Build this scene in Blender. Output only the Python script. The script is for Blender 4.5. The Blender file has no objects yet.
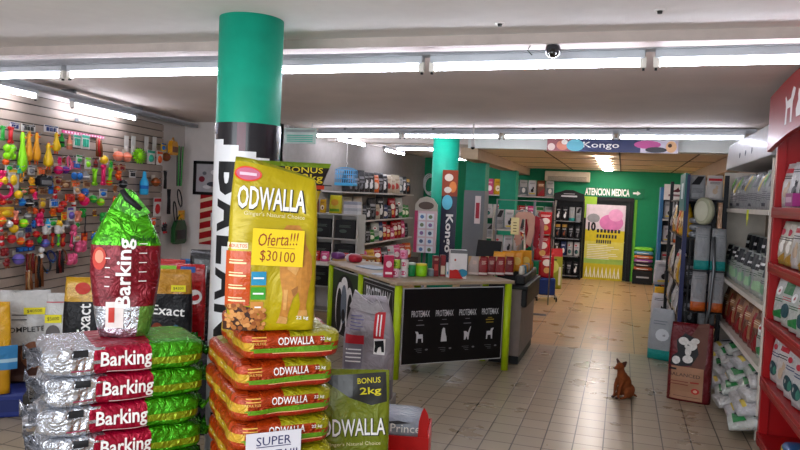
import bpy, bmesh, math, random
from mathutils import Vector, Matrix, noise
random.seed(7)
PI = math.pi
R = math.radians
sc = bpy.context.scene
col = sc.collection

# ------------------------------------------------------------------ camera
FPX, CAMH = 700.0, 2.0
psi, pit, rol = math.atan(222/700), math.atan(31/700), R(2.6)
Fv = Vector((-math.sin(psi)*math.cos(pit), math.cos(psi)*math.cos(pit), -math.sin(pit)))
R0 = Vector((math.cos(psi), math.sin(psi), 0)); U0 = R0.cross(Fv)
Rv = R0*math.cos(rol)+U0*math.sin(rol); Uv = -R0*math.sin(rol)+U0*math.cos(rol)
CP = Vector((0, 0, CAMH))
cam_d = bpy.data.cameras.new('camera'); cam = bpy.data.objects.new('camera', cam_d); col.objects.link(cam)
cam_d.sensor_width = 36; cam_d.lens = 36*FPX/800; cam_d.clip_start = .05; cam_d.clip_end = 200
m = Matrix((Rv, Uv, -Fv)).transposed().to_4x4(); m.translation = CP
cam.matrix_world = m
sc.camera = cam
def ray(x, y): return Fv+(x-400)/FPX*Rv-(y-225)/FPX*Uv
def on_z(x, y, z=0): r = ray(x, y); return CP+r*((z-CAMH)/r.z)
def on_y(x, y, Y): r = ray(x, y); return CP+r*(Y/r.y)
def on_x(x, y, X): r = ray(x, y); return CP+r*(X/r.x)
def at_d(x, y, d): return CP+ray(x, y)*d

# ------------------------------------------------------------------ light
sc.view_settings.view_transform = 'Standard'; sc.view_settings.look = 'None'
sc.view_settings.gamma = 1; sc.view_settings.use_curve_mapping = False
sc.view_settings.exposure = 0.3
w = bpy.data.worlds.new('world'); sc.world = w; w.use_nodes = True
w.node_tree.nodes['Background'].inputs[0].default_value = (.80, .88, 1, 1)
w.node_tree.nodes['Background'].inputs[1].default_value = 0.45      # daylight through the open shop front
TUBE = 36.0
al = bpy.data.lights.new('shopfront_daylight', 'AREA'); al.shape = 'RECTANGLE'; al.size = 5.5; al.size_y = 2.0; al.energy = 190; al.color = (.9, .95, 1)
ao = bpy.data.objects.new('shopfront_daylight', al); col.objects.link(ao); ao.location = (-2, -1.2, 1.9); ao.rotation_euler = (R(88), 0, 0)

# ------------------------------------------------------------------ materials
def lin(c): return c/12.92 if c <= .04045 else ((c+.055)/1.055)**2.4
def hexc(h): return tuple(lin(int(h[i:i+2], 16)/255) for i in (0, 2, 4))+(1,)
MATS = {}
def M(h, rough=.5, metal=0, bump=0, bs=20, emit=0, coat=0, var=.08, alpha=1, trans=0, vs=9):
    k = (h, rough, metal, bump, bs, emit, coat, var, alpha, trans)
    if k in MATS: return MATS[k]
    mt = bpy.data.materials.new('m_'+h+'_%d' % len(MATS)); mt.use_nodes = True
    nt = mt.node_tree; b = nt.nodes['Principled BSDF']; c = hexc(h)
    b.inputs['Specular IOR Level'].default_value = .3; b.inputs['Roughness'].default_value = rough; b.inputs['Metallic'].default_value = metal
    b.inputs['Coat Weight'].default_value = coat; b.inputs['Coat Roughness'].default_value = .15
    b.inputs['Base Color'].default_value = c
    tc = nt.nodes.new('ShaderNodeTexCoord')
    if var and not emit:
        n = nt.nodes.new('ShaderNodeTexNoise'); n.inputs['Scale'].default_value = vs; n.inputs['Detail'].default_value = 3
        r = nt.nodes.new('ShaderNodeMix'); r.data_type = 'RGBA'
        nt.links.new(tc.outputs['Object'], n.inputs['Vector']); nt.links.new(n.outputs['Fac'], r.inputs[0])
        r.inputs[6].default_value = tuple(max(0, x*(1-var*2)) for x in c[:3])+(1,); r.inputs[7].default_value = tuple(min(1, x*(1+var*2)) for x in c[:3])+(1,)
        nt.links.new(r.outputs[2], b.inputs['Base Color'])
    if bump:
        n = nt.nodes.new('ShaderNodeTexNoise'); n.inputs['Scale'].default_value = bs; n.inputs['Detail'].default_value = 3; n.inputs['Distortion'].default_value = 1.4
        bp = nt.nodes.new('ShaderNodeBump'); bp.inputs['Strength'].default_value = bump; bp.inputs['Distance'].default_value = .035
        nt.links.new(tc.outputs['Object'], n.inputs['Vector']); nt.links.new(n.outputs['Fac'], bp.inputs['Height']); nt.links.new(bp.outputs['Normal'], b.inputs['Normal'])
    if emit:
        b.inputs['Emission Color'].default_value = c; b.inputs['Emission Strength'].default_value = emit
    if alpha < 1: b.inputs['Alpha'].default_value = alpha
    if trans: b.inputs['Transmission Weight'].default_value = trans
    MATS[k] = mt; return mt
def film(h, bump=.8, bs=14, rough=.35): return M(h, rough, 0, bump, bs, coat=.12)      # printed plastic film
def foil(h): return M(h, .22, .8, 1.0, 15, coat=.1)                                   # metallised film
def mt_(h, rough=.55): return M(h, rough)
BLACK = M('0b0b0d', .5); WHITE = M('e8e6e4', .5); STEEL = M('b9bcc0', .3, .8); DSTEEL = M('6f7276', .4, .7)
INK = M('17171b', .5, var=0); INKW = M('f2f0ee', .5, var=0); TEAL = M('0f9a7e', .55, bump=.05); LIME = M('a9c40e', .4)
REDP = M('960b10', .38, coat=.05, var=.03); SHELFW = M('b4b0aa', .5)

# ------------------------------------------------------------------ mesh builder
def grid2(x0, y0, x1, y1, nx=4, ny=4):
    bm = bmesh.new(); vs = [[bm.verts.new((x0+(x1-x0)*i/nx, y0+(y1-y0)*j/ny, 0)) for i in range(nx+1)] for j in range(ny+1)]
    for j in range(ny):
        for i in range(nx): bm.faces.new((vs[j][i], vs[j][i+1], vs[j+1][i+1], vs[j+1][i]))
    return bm
def ell2(cx, cy, rx, ry, n=16):
    bm = bmesh.new(); c = bm.verts.new((cx, cy, 0)); v = [bm.verts.new((cx+rx*math.cos(2*PI*i/n), cy+ry*math.sin(2*PI*i/n), 0)) for i in range(n)]
    for i in range(n): bm.faces.new((c, v[i], v[(i+1) % n]))
    return bm
def poly2(pts, cell=.05):
    bm = bmesh.new(); f = bm.faces.new([bm.verts.new((x, y, 0)) for x, y in pts]); f.normal_update(); bmesh.ops.triangulate(bm, faces=[f]); cut2(bm, cell); return bm
def cut2(bm, cell):
    xs = [v.co.x for v in bm.verts]; ys = [v.co.y for v in bm.verts]
    for a, lo, hi in ((0, min(xs), max(xs)), (1, min(ys), max(ys))):
        k = min(24, int((hi-lo)/cell))
        for i in range(1, k+1):
            co = [0, 0, 0]; co[a] = lo+(hi-lo)*i/(k+1); no = [0, 0, 0]; no[a] = 1
            bmesh.ops.bisect_plane(bm, geom=bm.verts[:]+bm.edges[:]+bm.faces[:], plane_co=co, plane_no=no)
def text2(s, w=None, h=.1, cx=0, cy=0, rot=0, bold=0, cell=.05, cond=1.0, shear=0):
    cu = bpy.data.curves.new('t', 'FONT'); cu.body = s; cu.resolution_u = 2; cu.offset = bold; cu.shear = shear
    ob = bpy.data.objects.new('t', cu); me = bpy.data.meshes.new_from_object(ob)
    bm = bmesh.new(); bm.from_mesh(me); bpy.data.objects.remove(ob); bpy.data.curves.remove(cu); bpy.data.meshes.remove(me)
    xs = [v.co.x for v in bm.verts]; ys = [v.co.y for v in bm.verts]
    W, H = max(xs)-min(xs), max(ys)-min(ys); mx, my = (max(xs)+min(xs))/2, (max(ys)+min(ys))/2
    sy = h/H; sx = w/W if w else sy*cond
    for v in bm.verts:
        x, y = (v.co.x-mx)*sx, (v.co.y-my)*sy
        v.co = (cx+x*math.cos(rot)-y*math.sin(rot), cy+x*math.sin(rot)+y*math.cos(rot), 0)
    if cell: cut2(bm, cell)
    return bm
class MB:
    def __init__(s): s.bm = bmesh.new(); s.mats = []
    def mi(s, m):
        if m not in s.mats: s.mats.append(m)
        return s.mats.index(m)
    def face(s, vs, m, smooth=False):
        try: f = s.bm.faces.new(vs)
        except ValueError: return
        f.material_index = s.mi(m); f.smooth = smooth
    def box(s, c, d, m, rz=0, rx=0, ry=0, bev=0):
        t = bmesh.new(); bmesh.ops.create_cube(t, size=1)
        for v in t.verts: v.co = (v.co.x*d[0], v.co.y*d[1], v.co.z*d[2])
        if bev: bmesh.ops.bevel(t, geom=t.edges[:], offset=bev, segments=2, affect='EDGES', profile=.5)
        mt = Matrix.Translation(c) @ Matrix.Rotation(rz, 4, 'Z') @ Matrix.Rotation(rx, 4, 'X') @ Matrix.Rotation(ry, 4, 'Y')
        s.add(t, m, lambda v: mt @ v, smooth=False); return s
    def bx(s, x0, x1, y0, y1, z0, z1, m, bev=0): return s.box(((x0+x1)/2, (y0+y1)/2, (z0+z1)/2), (abs(x1-x0), abs(y1-y0), abs(z1-z0)), m, bev=bev)
    def add(s, t, m, fn=None, smooth=False, mf=None):
        mp = {}
        for v in t.verts: mp[v] = s.bm.verts.new(fn(v.co.copy()) if fn else v.co)
        for f in t.faces: s.face([mp[v] for v in f.verts], mf(f) if mf else m, smooth)
        t.free(); return s
    def sph(s, c, r, m, n=12, smooth=True, mf=None):
        if not hasattr(r, '__len__'): r = (r, r, r)
        t = bmesh.new(); bmesh.ops.create_uvsphere(t, u_segments=n, v_segments=max(6, n*2//3), radius=1)
        c = Vector(c); s.add(t, m, lambda v: Vector((c.x+v.x*r[0], c.y+v.y*r[1], c.z+v.z*r[2])), smooth, mf); return s
    def tube(s, pts, r, m, n=8, caps=True, closed=False):
        pts = [Vector(p) for p in pts]; k = len(pts); rs = r if hasattr(r, '__len__') else [r]*k; rings = []
        up = None
        for i, p in enumerate(pts):
            if closed: d = pts[(i+1) % k]-pts[i-1]
            else: d = pts[min(i+1, k-1)]-pts[max(i-1, 0)]
            d.normalize()
            if up is None: up = Vector((0, 0, 1)) if abs(d.z) < .9 else Vector((1, 0, 0))
            a = d.cross(up)
            if a.length < 1e-4: a = d.orthogonal()
            a.normalize(); b = a.cross(d); up = b
            rings.append([s.bm.verts.new(p+(a*math.cos(2*PI*j/n)+b*math.sin(2*PI*j/n))*rs[i]) for j in range(n)])
        for i in range(k if closed else k-1):
            A, B = rings[i], rings[(i+1) % k]
            for j in range(n): s.face((A[j], A[(j+1) % n], B[(j+1) % n], B[j]), m, True)
        if caps and not closed: s.face(rings[0][::-1], m); s.face(rings[-1], m)
        return s
    def lathe(s, c, prof, m, n=16, sx=1, sy=1):
        c = Vector(c); rings = []
        for r, z in prof: rings.append([s.bm.verts.new(c+Vector((r*sx*math.cos(2*PI*j/n), r*sy*math.sin(2*PI*j/n), z))) for j in range(n)])
        for i in range(len(prof)-1):
            mm = m(i) if callable(m) else m
            for j in range(n): s.face((rings[i][j], rings[i][(j+1) % n], rings[i+1][(j+1) % n], rings[i+1][j]), mm, True)
        mm = m(0) if callable(m) else m
        s.face(rings[0][::-1], mm); s.face(rings[-1], m(len(prof)-2) if callable(m) else m); return s
    def prism(s, pts, y0, y1, m, fn=None):     # outline in local x,z ; extruded along y
        fn = fn or (lambda v: v)
        a = [s.bm.verts.new(fn(Vector((x, y0, z)))) for x, z in pts]; b = [s.bm.verts.new(fn(Vector((x, y1, z)))) for x, z in pts]
        n = len(pts)
        t = bmesh.new(); f = t.faces.new([t.verts.new((x, y0, z)) for x, z in pts]); f.normal_update(); bmesh.ops.triangulate(t, faces=[f]); t.verts.index_update()
        for f in t.faces:
            ids = [v.index for v in f.verts]; s.face([a[i] for i in ids], m); s.face([b[i] for i in ids][::-1], m)
        t.free()
        for i in range(n): s.face((a[i], a[(i+1) % n], b[(i+1) % n], b[i]), m)
        return s
    def build(s, name, parent=None, loc=(0, 0, 0), rz=0, fix=True):
        if fix: bmesh.ops.recalc_face_normals(s.bm, faces=s.bm.faces[:])
        me = bpy.data.meshes.new(name); s.bm.to_mesh(me); s.bm.free()
        for m in s.mats: me.materials.append(m)
        o = bpy.data.objects.new(name, me); col.objects.link(o); o.location = loc; o.rotation_euler = (0, 0, rz)
        if parent: o.parent = parent
        return o
def tag(o, label, cat, group=None, kind=None):
    for wd in (' the ', ' a '):
        while len(label.split()) > 16 and wd in label: label = label[::-1].replace(wd[::-1], ' ', 1)[::-1]
    o['label'] = label; o['category'] = cat
    if group: o['group'] = group
    if kind: o['kind'] = kind
    return o
def empty(name, label, cat, loc, rz=0, group=None):
    o = bpy.data.objects.new(name, None); col.objects.link(o); o.location = loc; o.rotation_euler = (0, 0, rz); o.empty_display_size = .1
    return tag(o, label, cat, group)
def struct(o): o['kind'] = 'structure'; return o
def copy_tree(o, parent=None):
    c = o.copy(); col.objects.link(c)
    if parent: c.parent = parent
    for ch in list(o.children): copy_tree(ch, c)
    return c

# ------------------------------------------------------------------ bags
def sg(v, e): return math.copysign(abs(v)**e, v)
class Bag:
    """standing printed bag; local front is -y; p runs across, q runs up"""
    def __init__(s, w, h, t, n=3.0, seed=0, amp=.01, top=.04, neck=1.0, bot=.9, peak=.3):
        s.w, s.h, s.t, s.n, s.sd, s.amp, s.top, s.neck, s.bot, s.pk = w, h, t, n, seed, amp, top, neck, bot, peak
    def prof(s, v):
        a = s.bot+(1-s.bot)*min(1, v/s.pk) if v < s.pk else s.top+(1-s.top)*(1-((v-s.pk)/(1-s.pk))**2.2)
        return max(a, s.top)*s.t/2
    def hw(s, v): return s.w/2*(1-(1-s.neck)*max(0, (v-.55)/.45)**1.5)
    def wr(s, x, z, k=0): return noise.noise(Vector((x*7/s.h*.8, z*7/s.h*.8, s.sd*3.7+k)))*s.amp
    def front(s, p, q, eps=.003):
        v = min(max(q/s.h, 0), 1); hw = s.hw(v); u = min(abs(p)/hw, .995)
        return Vector((p, -(s.prof(v)*(1-u**s.n)**(1/s.n))+s.wr(p, q)*(1-u**4)-eps, q))
    def body(s, mb, bands, nt=28, ns=14, mf=None):
        ss = sorted(set([i/ns for i in range(ns+1)]+[b[0] for b in bands])); rings = []
        for v in ss:
            ring = []
            for j in range(nt):
                th = 2*PI*j/nt; x = s.hw(v)*sg(math.cos(th), 2/s.n); y = s.prof(v)*sg(math.sin(th), 2/s.n); u = min(1, abs(x)/s.hw(v))
                y += s.wr(x, v*s.h, 0 if y < 0 else 9)*(1-u**4)
                ring.append(mb.bm.verts.new((x, y, v*s.h)))
            rings.append(ring)
        for i in range(len(ss)-1):
            mid = (ss[i]+ss[i+1])/2; bm_ = next(b[1] for b in bands if mid < b[0]+1e-6)
            for j in range(nt):
                mm = bm_
                if mf:
                    th = 2*PI*(j+.5)/nt; mm = mf(math.cos(th), mid, math.sin(th) < 0) or bm_
                mb.face((rings[i][j], rings[i][(j+1) % nt], rings[i+1][(j+1) % nt], rings[i+1][j]), mm, True)
        mb.face(rings[0][::-1], bands[0][1]); mb.face(rings[-1], bands[-1][1])
    def put(s, mb, bm2, m, eps=.003): mb.add(bm2, m, lambda v: s.front(v.x, v.y, eps))
class Pillow:
    """filled sack lying flat; local front is the -y long side, p along x, q up"""
    def __init__(s, w, d, t, seed=0, amp=.012, n=6, k=2.4): s.w, s.d, s.t, s.sd, s.amp, s.n, s.k = w, d, t, seed, amp, n, k
    def wr(s, p): return noise.noise(p*9+Vector((s.sd*5, 0, 0)))*s.amp
    def front(s, p, q, eps=.003):
        a, b, c = s.w/2, s.d/2, s.t/2; z = q-c
        r = max(0.0, 1-min(.97, abs(p/a)**s.n+abs(z/c)**s.k)); y = -b*r**(1/s.n)
        P = Vector((p, y, z)); return Vector((p, y-s.wr(P)-eps, q))
    def body(s, mb, matf, g=12):
        t = bmesh.new(); bmesh.ops.create_cube(t, size=2); bmesh.ops.subdivide_edges(t, edges=t.edges[:], cuts=g, use_grid_fill=True)
        a, b, c = s.w/2, s.d/2, s.t/2
        def fn(v):
            lo, hi = 0., 2.
            for _ in range(22):
                r = (lo+hi)/2
                if abs(v.x*r)**s.n+abs(v.y*r)**s.n+abs(v.z*r)**s.k > 1: hi = r
                else: lo = r
            P = Vector((v.x*r*a, v.y*r*b, v.z*r*c)); nn = Vector((v.x**3, v.y**3, v.z)).normalized()
            e = s.wr(P); P2 = P+nn*e; P2.z = min(c, max(-c, P.z+nn.z*e*.3-.002)); P2.z += c; return P2
        s_ = {}
        mb.add(t, None, fn, True, mf=lambda f: matf(f.calc_center_median()))
    def put(s, mb, bm2, m, eps=.004): mb.add(bm2, m, lambda v: s.front(v.x, v.y, eps))

# ================================================================== STRUCTURE
# floor with two tile fields
def floor_mat():
    mt = bpy.data.materials.new('floor_tiles'); mt.use_nodes = True; nt = mt.node_tree; b = nt.nodes['Principled BSDF']
    tc = nt.nodes.new('ShaderNodeTexCoord'); L = nt.links.new
    def field(size, ox, c1, c2, mort, rot=0):
        mp = nt.nodes.new('ShaderNodeMapping'); mp.inputs['Location'].default_value = (ox, 0, 0); mp.inputs['Rotation'].default_value = (0, 0, rot)
        br = nt.nodes.new('ShaderNodeTexBrick'); br.offset = 0; br.inputs['Scale'].default_value = 1
        br.inputs['Brick Width'].default_value = size; br.inputs['Row Height'].default_value = size; br.inputs['Mortar Size'].default_value = .006; br.inputs['Mortar Smooth'].default_value = .2
        br.inputs['Color1'].default_value = hexc(c1); br.inputs['Color2'].default_value = hexc(c2); br.inputs['Mortar'].default_value = hexc(mort); br.inputs['Bias'].default_value = 0
        L(tc.outputs['Object'], mp.inputs[0]); L(mp.outputs[0], br.inputs[0]); return br
    a = field(.237, .048, 'a3957f', '9a8b75', '352c24'); c = field(.355, .1, 'b8946a', 'ab865b', '4e3a26')
    sp = nt.nodes.new('ShaderNodeSeparateXYZ'); L(tc.outputs['Object'], sp.inputs[0])
    gt = nt.nodes.new('ShaderNodeMath'); gt.operation = 'GREATER_THAN'; gt.inputs[1].default_value = 9.85; L(sp.outputs[1], gt.inputs[0])
    mx = nt.nodes.new('ShaderNodeMix'); mx.data_type = 'RGBA'; L(gt.outputs[0], mx.inputs[0]); L(a.outputs[0], mx.inputs[6]); L(c.outputs[0], mx.inputs[7])
    n = nt.nodes.new('ShaderNodeTexNoise'); n.inputs['Scale'].default_value = 2.2; n.inputs['Detail'].default_value = 5; L(tc.outputs['Object'], n.inputs['Vector'])
    cr = nt.nodes.new('ShaderNodeMapRange'); cr.inputs[3].default_value = .88; cr.inputs[4].default_value = 1.1; L(n.outputs['Fac'], cr.inputs[0])
    mu = nt.nodes.new('ShaderNodeMix'); mu.data_type = 'RGBA'; mu.blend_type = 'MULTIPLY'; mu.inputs[0].default_value = 1; L(mx.outputs[2], mu.inputs[6]); L(cr.outputs[0], mu.inputs[7])
    L(mu.outputs[2], b.inputs['Base Color']); b.inputs['Roughness'].default_value = .32
    rr = nt.nodes.new('ShaderNodeMapRange'); rr.inputs[3].default_value = .24; rr.inputs[4].default_value = .33; L(n.outputs['Fac'], rr.inputs[0]); L(rr.outputs[0], b.inputs['Roughness'])
    bp = nt.nodes.new('ShaderNodeBump'); bp.inputs['Strength'].default_value = .25; bp.inputs['Distance'].default_value = .01
    ma = nt.nodes.new('ShaderNodeMath'); ma.operation = 'ADD'; L(a.outputs['Fac'], ma.inputs[0]); L(c.outputs['Fac'], ma.inputs[1]); L(a.outputs['Fac'], bp.inputs['Height']); bp.invert = True; L(bp.outputs[0], b.inputs['Normal'])
    return mt
def quad(mb, pts, m): mb.face([mb.bm.verts.new(p) for p in pts], m)
# left wall line
WP = Vector((-6.33, 5.6, 0)); WD = Vector((-math.sin(R(10.3)), math.cos(R(10.3)), 0)); WN = Vector((WD.y, -WD.x, 0)); WRZ = math.atan2(WD.y, WD.x)
def wl(s, off=0, z=0): p = WP+WD*s+WN*off; return Vector((p.x, p.y, z))
S1 = (10.3-5.6)/WD.y; S0 = -7.2/WD.y
CX = wl(S1).x
def slab(name, a, b, th, z0, z1, m, side=1):
    a, b = Vector(a), Vector(b); d = (b-a).normalized(); n = Vector((d.y, -d.x))*th*side
    mb = MB(); p = [a, b, b+n, a+n]; lo = [mb.bm.verts.new((q.x, q.y, z0)) for q in p]; hi = [mb.bm.verts.new((q.x, q.y, z1)) for q in p]
    mb.face(lo[::-1], m); mb.face(hi, m)
    for i in range(4): mb.face((lo[i], lo[(i+1) % 4], hi[(i+1) % 4], hi[i]), m)
    return struct(mb.build(name))
WALLW = M('cfc8c4', .7, bump=.08, bs=60, var=.03); GREEN = M('068055', .6, var=.05); BROWN = M('a08a76', .7, var=.06)
CEIL = M('d6cbc4', .75, bump=.12, bs=3, var=.06, vs=2); CEILF = M('dedad8', .75, bump=.06, bs=5, var=.03)
mb = MB(); quad(mb, [(-7.4, -2, 0), (1.9, -2, 0), (1.9, 19.2, 0), (-7.4, 19.2, 0)], floor_mat())
f_ = struct(mb.build('floor'))
mb = MB(); mb.bx(-7.4, 1.9, -2, 4.55, 3.05, 3.15, CEILF); mb.bx(-7.4, 1.9, 4.55, 12.2, 3.06, 3.15, CEIL); mb.bx(-7.4, -2.55, 12.2, 19.2, 3.06, 3.15, CEIL)
struct(mb.build('ceiling'))
# low suspended ceiling at the back with square panels
mb = MB(); mb.bx(-2.55, 1.9, 12.2, 19.2, 2.85, 3.15, M('ead9ba', .7, var=.04))
for i in range(1, 4): mb.bx(-2.55+i*1.22-.012, -2.55+i*1.22+.012, 12.2, 19.2, 2.843, 2.853, M('4f4436', .7))
for j in range(1, 4): mb.bx(-2.55, 1.9, 12.2+j*1.9-.012, 12.2+j*1.9+.012, 2.843, 2.853, M('7f705a', .7))
struct(mb.build('ceiling_low'))
slab('wall_left', wl(S0).xy, wl(S1).xy, .15, 0, 3.15, WALLW, -1)
slab('wall_return', (CX-.2, 10.3), (-5.4, 10.3), .15, 0, 3.15, WALLW, -1)
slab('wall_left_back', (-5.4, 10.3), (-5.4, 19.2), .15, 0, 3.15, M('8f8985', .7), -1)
# back wall with the door opening
DX0, DX1, DZ = -.93, .16, 2.06
mb = MB(); mb.bx(-5.6, DX0-.08, 19.1, 19.25, 0, 3.15, GREEN); mb.bx(DX1+.08, 1.9, 19.1, 19.25, 0, 3.15, GREEN); mb.bx(DX0-.08, DX1+.08, 19.1, 19.25, DZ+.08, 3.15, GREEN)
struct(mb.build('wall_back'))
mb = MB(); mb.bx(DX0-.1, DX0, 19.02, 19.14, 0, DZ+.1, BLACK); mb.bx(DX1, DX1+.1, 19.02, 19.14, 0, DZ+.1, BLACK); mb.bx(DX0, DX1, 19.02, 19.14, DZ, DZ+.1, BLACK)
d_ = struct(mb.build('door_1')); mb = MB(); mb.bx(DX0, DX1, 19.13, 19.17, 0, DZ, M('222826', .5)); mb.build('door_leaf', d_)
mb = MB(); mb.sph((DX1-.1, 19.11, 1.0), .025, STEEL); mb.build('door_handle', d_)
mb = MB(); mb.bx(1.75, 1.9, -2, 12.2, 0, 3.15, WALLW); mb.bx(1.7, 1.9, 12.2, 19.2, 0, 3.15, BROWN); mb.bx(1.749, 1.76, 8.5, 12.2, 2.4, 3.05, BROWN)
struct(mb.build('wall_right'))
# beams
mb = MB(); mb.bx(-7.4, 1.9, 4.5, 4.68, 2.985, 3.07, M('b3a6a0', .7, bump=.1, bs=8)); struct(mb.build('trim_1'))
slab('trim_2', (-7.2, 12.25), (-2.6, 12.25), .2, 2.93, 3.1, CEIL, -1)
slab('trim_3', (-2.62, 11.95), (1.75, 11.75), .25, 2.85, 3.1, M('d8dcd8', .6, var=.02), -1)
mb = MB(); mb.bx(-2.75, -2.45, 12.0, 19.1, 2.66, 2.86, M('b09a80', .7, bump=.1)); struct(mb.build('trim_4'))
mb = MB(); mb.bx(1.55, 1.69, 12.25, 19.08, 2.6, 2.845, M('a38d76', .7, bump=.1)); struct(mb.build('trim_5'))

# slatted display panel on the left wall
SP0, SP1 = -2.0, (9.45-5.6)/WD.y
mb = MB(); SL = M('a49488', .55, var=.05); 
mb.bx(SP0, SP1, -.02, -.003, .25, 2.93, M('4a4340', .8))
z = .25
while z < 2.9:
    mb.bx(SP0, SP1, -.04, -.01, z+.007, z+.1, SL); z += .107
tag(mb.build('slatted_panel', loc=WP, rz=WRZ), 'pale horizontal slatted display panel covering the left wall behind the hanging toys', 'panel')

# ------------------------------------------------------------------ columns
def column_big():
    cx, cy, r = -2.29, 3.95, .2
    o = empty('round_column', 'thick round column, teal above and banner-wrapped below, in the foreground', 'column', (cx, cy, 0)); o['kind'] = 'structure'
    del o['category']
    mb = MB(); mb.lathe((0, 0, 0), [(r, 0), (r, 2.39), (r, 3.05)], TEAL, 48); mb.build('column_shaft', o)
    mb = MB(); n, nz = 96, 60; r2 = r+.004
    fdir = math.atan2(-cy, -cx)      # towards the aisle
    W_ = M('e6e6ea', .3, coat=.3, var=.02); D_ = M('15141c', .25, coat=.4); P_ = M('5b2b3a', .3, coat=.4); B_ = M('22304a', .3, coat=.4)
    vs = [[mb.bm.verts.new((r2*math.cos(fdir-(2*PI*i/n-PI)), r2*math.sin(fdir-(2*PI*i/n-PI)), .3+2.09*k/nz)) for i in range(n)] for k in range(nz+1)]
    # i grows clockwise seen from above => flip sign so that x grows to the viewer's right
    for k in range(nz):
        for i in range(n):
            a = -(2*PI*(i+.5)/n-PI); z_ = .3+2.09*(k+.5)/nz; u = -a*r2      # arc metres, + to the right
            u = -u
            lim = 2.215-.34*u
            mm = W_ if z_ < lim else (P_ if -.07 < u < -.01 else (B_ if noise.noise(Vector((u*9, z_*4, 0))) > .25 else D_))
            mb.face((vs[k][i], vs[k][(i+1) % n], vs[k+1][(i+1) % n], vs[k+1][i]), mm, True)
    def cf(v, e=.002): a = fdir+v.x/r2; return Vector(((r2+e)*math.cos(a), (r2+e)*math.sin(a), v.y))
    cz = 2.15; tw = .22
    for ch in 'BALANCED':
        w_ = {'L': .175}.get(ch, .205)
        mb.add(text2(ch, w_, tw, -.085, cz-w_/2, rot=-PI/2, bold=.04, cell=.02), INK, cf); cz -= w_+.022
    mb.build('banner_wrap', o, fix=False)
column_big()
def column(name, x, y, rr, z1, lab, square=False, m=TEAL):
    mb = MB()
    if square: mb.box((0, 0, z1/2), (rr*2, rr*2, z1), m, bev=.01)
    else: mb.lathe((0, 0, 0), [(rr, 0), (rr, z1)], m, 36)
    o = mb.build(name, loc=(x, y, 0)); o['kind'] = 'structure'; o['label'] = lab; return o
GREENC = M('12876a', .55)
c2 = column('column', -2.83, 11.25, .215, 3.06, 'teal round column with the dark pet banner behind the counter')
column('column', -2.72, 13.4, .19, 2.67, 'green square column clad in grey below', True, GREENC)
column('column', -2.6, 16.6, .19, 2.67, 'green square column furthest back', True, GREENC)
mb = MB(); mb.bx(-.2, .2, -.2, .2, 0, 2.13, M('6e7074', .4, .2, var=.03))
mb.bx(.02, .13, -.206, -.199, 1.5, 2.03, M('d8c8c8', .5)); mb.bx(.04, .11, -.21, -.205, 1.6, 1.9, M('a83040', .5))
tag(mb.build('column_cladding', loc=(-2.72, 13.4, 0)), 'grey cladding with a red and white sticker around the lower part of a green column', 'cladding')
# Kongo banner on the second column
mb = MB(); W2 = .25
mb.bx(-W2/2, W2/2, -.012, 0, 1.0, 2.52, M('1a1c38', .35, coat=.1)); mb.bx(-.08, -.02, 0, .055, 1.2, 2.3, BLACK)
fl = lambda y0: (lambda v: Vector((v.x, y0, v.y)))
mb.add(grid2(-W2/2, 2.1, W2/2, 2.52), M('8c3a20', .5), fl(-.014)); mb.add(ell2(-.02, 2.4, .07, .06), M('e8d8c8', .5), fl(-.016)); mb.add(ell2(.05, 2.25, .06, .09), M('d88040', .5), fl(-.016)); mb.add(ell2(-.03, 2.2, .06, .05), M('e6dcd0', .5), fl(-.0175))
mb.add(ell2(-.03, 2.0, .085, .12), M('68c6e0', .5), fl(-.018)); mb.add(text2('Kongo', .62, .15, 0, 1.5, -PI/2, .03, 0), INKW, fl(-.016))
p_ = on_y(446, 190, 10.99); tag(mb.build('hanging_banner', loc=(p_.x+.06, 11.0, -.1), rz=R(8)), 'tall dark printed banner with cat and dog pictures on the teal column', 'banner')

# ------------------------------------------------------------------ lights and ceiling gear
TUBEM = M('f1f2ff', emit=TUBE); GALV = M('b4b9bf', .45, .25, .05, 60)
def fixture(a, b, label, group, drop=.0, zt=2.93):
    a, b = Vector(a), Vector(b); L = (b-a).length; c = (a+b)/2; rz = math.atan2(b.y-a.y, b.x-a.x)
    o = empty('fluorescent_light', label, 'light', (c.x, c.y, zt), rz, group)
    mb = MB(); mb.bx(-L/2+.03, L/2-.03, -.035, .035, .03, .085, GALV, .006); mb.build('housing', o)
    mb = MB(); mb.tube([(-L/2+.06, 0, 0), (L/2-.06, 0, 0)], .019, TUBEM, 10); mb.build('tube', o)
    for s in (-1, 1):
        mb = MB(); mb.bx(s*(L/2-.06), s*(L/2-.02), -.022, .022, -.03, .04, M('d8d4cc', .5), .004); mb.bx(s*(L/2-.045), s*(L/2-.03), -.01, .01, -.045, -.03, BLACK); mb.build('lamp_holder', o)
def rail(a, b, z, label, w_=.11):
    a, b = Vector(a), Vector(b); L = (b-a).length; c = (a+b)/2
    mb = MB(); mb.bx(-L/2, L/2, -w_/2, w_/2, 0, .04, GALV); mb.bx(-L/2, L/2, w_/2-.012, w_/2, 0, .07, GALV); mb.bx(-L/2, L/2, -w_/2, -w_/2+.006, 0, .06, GALV)
    mb.tube([(-L/2, .1, .055), (L/2, .1, .055)], .012, DSTEEL, 6)
    for k in range(int(L/1.6)): mb.bx(-L/2+.5+k*1.6, -L/2+.54+k*1.6, -.05, .12, .04, .3 if z+.3 < 3.06 else 3.055-z, DSTEEL)
    return tag(mb.build('cable_tray', loc=(c.x, c.y, z), rz=math.atan2(b.y-a.y, b.x-a.x)), label, 'tray')
rail((-6.15, 5.02), (1.6, 4.66), 3.0-.02, 'galvanised metal tray above the nearest row of ceiling lights')
r1 = [(-6.2, 5.03), (-4.68, 4.96), (-3.0, 4.89), (-1.38, 4.82), (.11, 4.75), (1.6, 4.68)]
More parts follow.
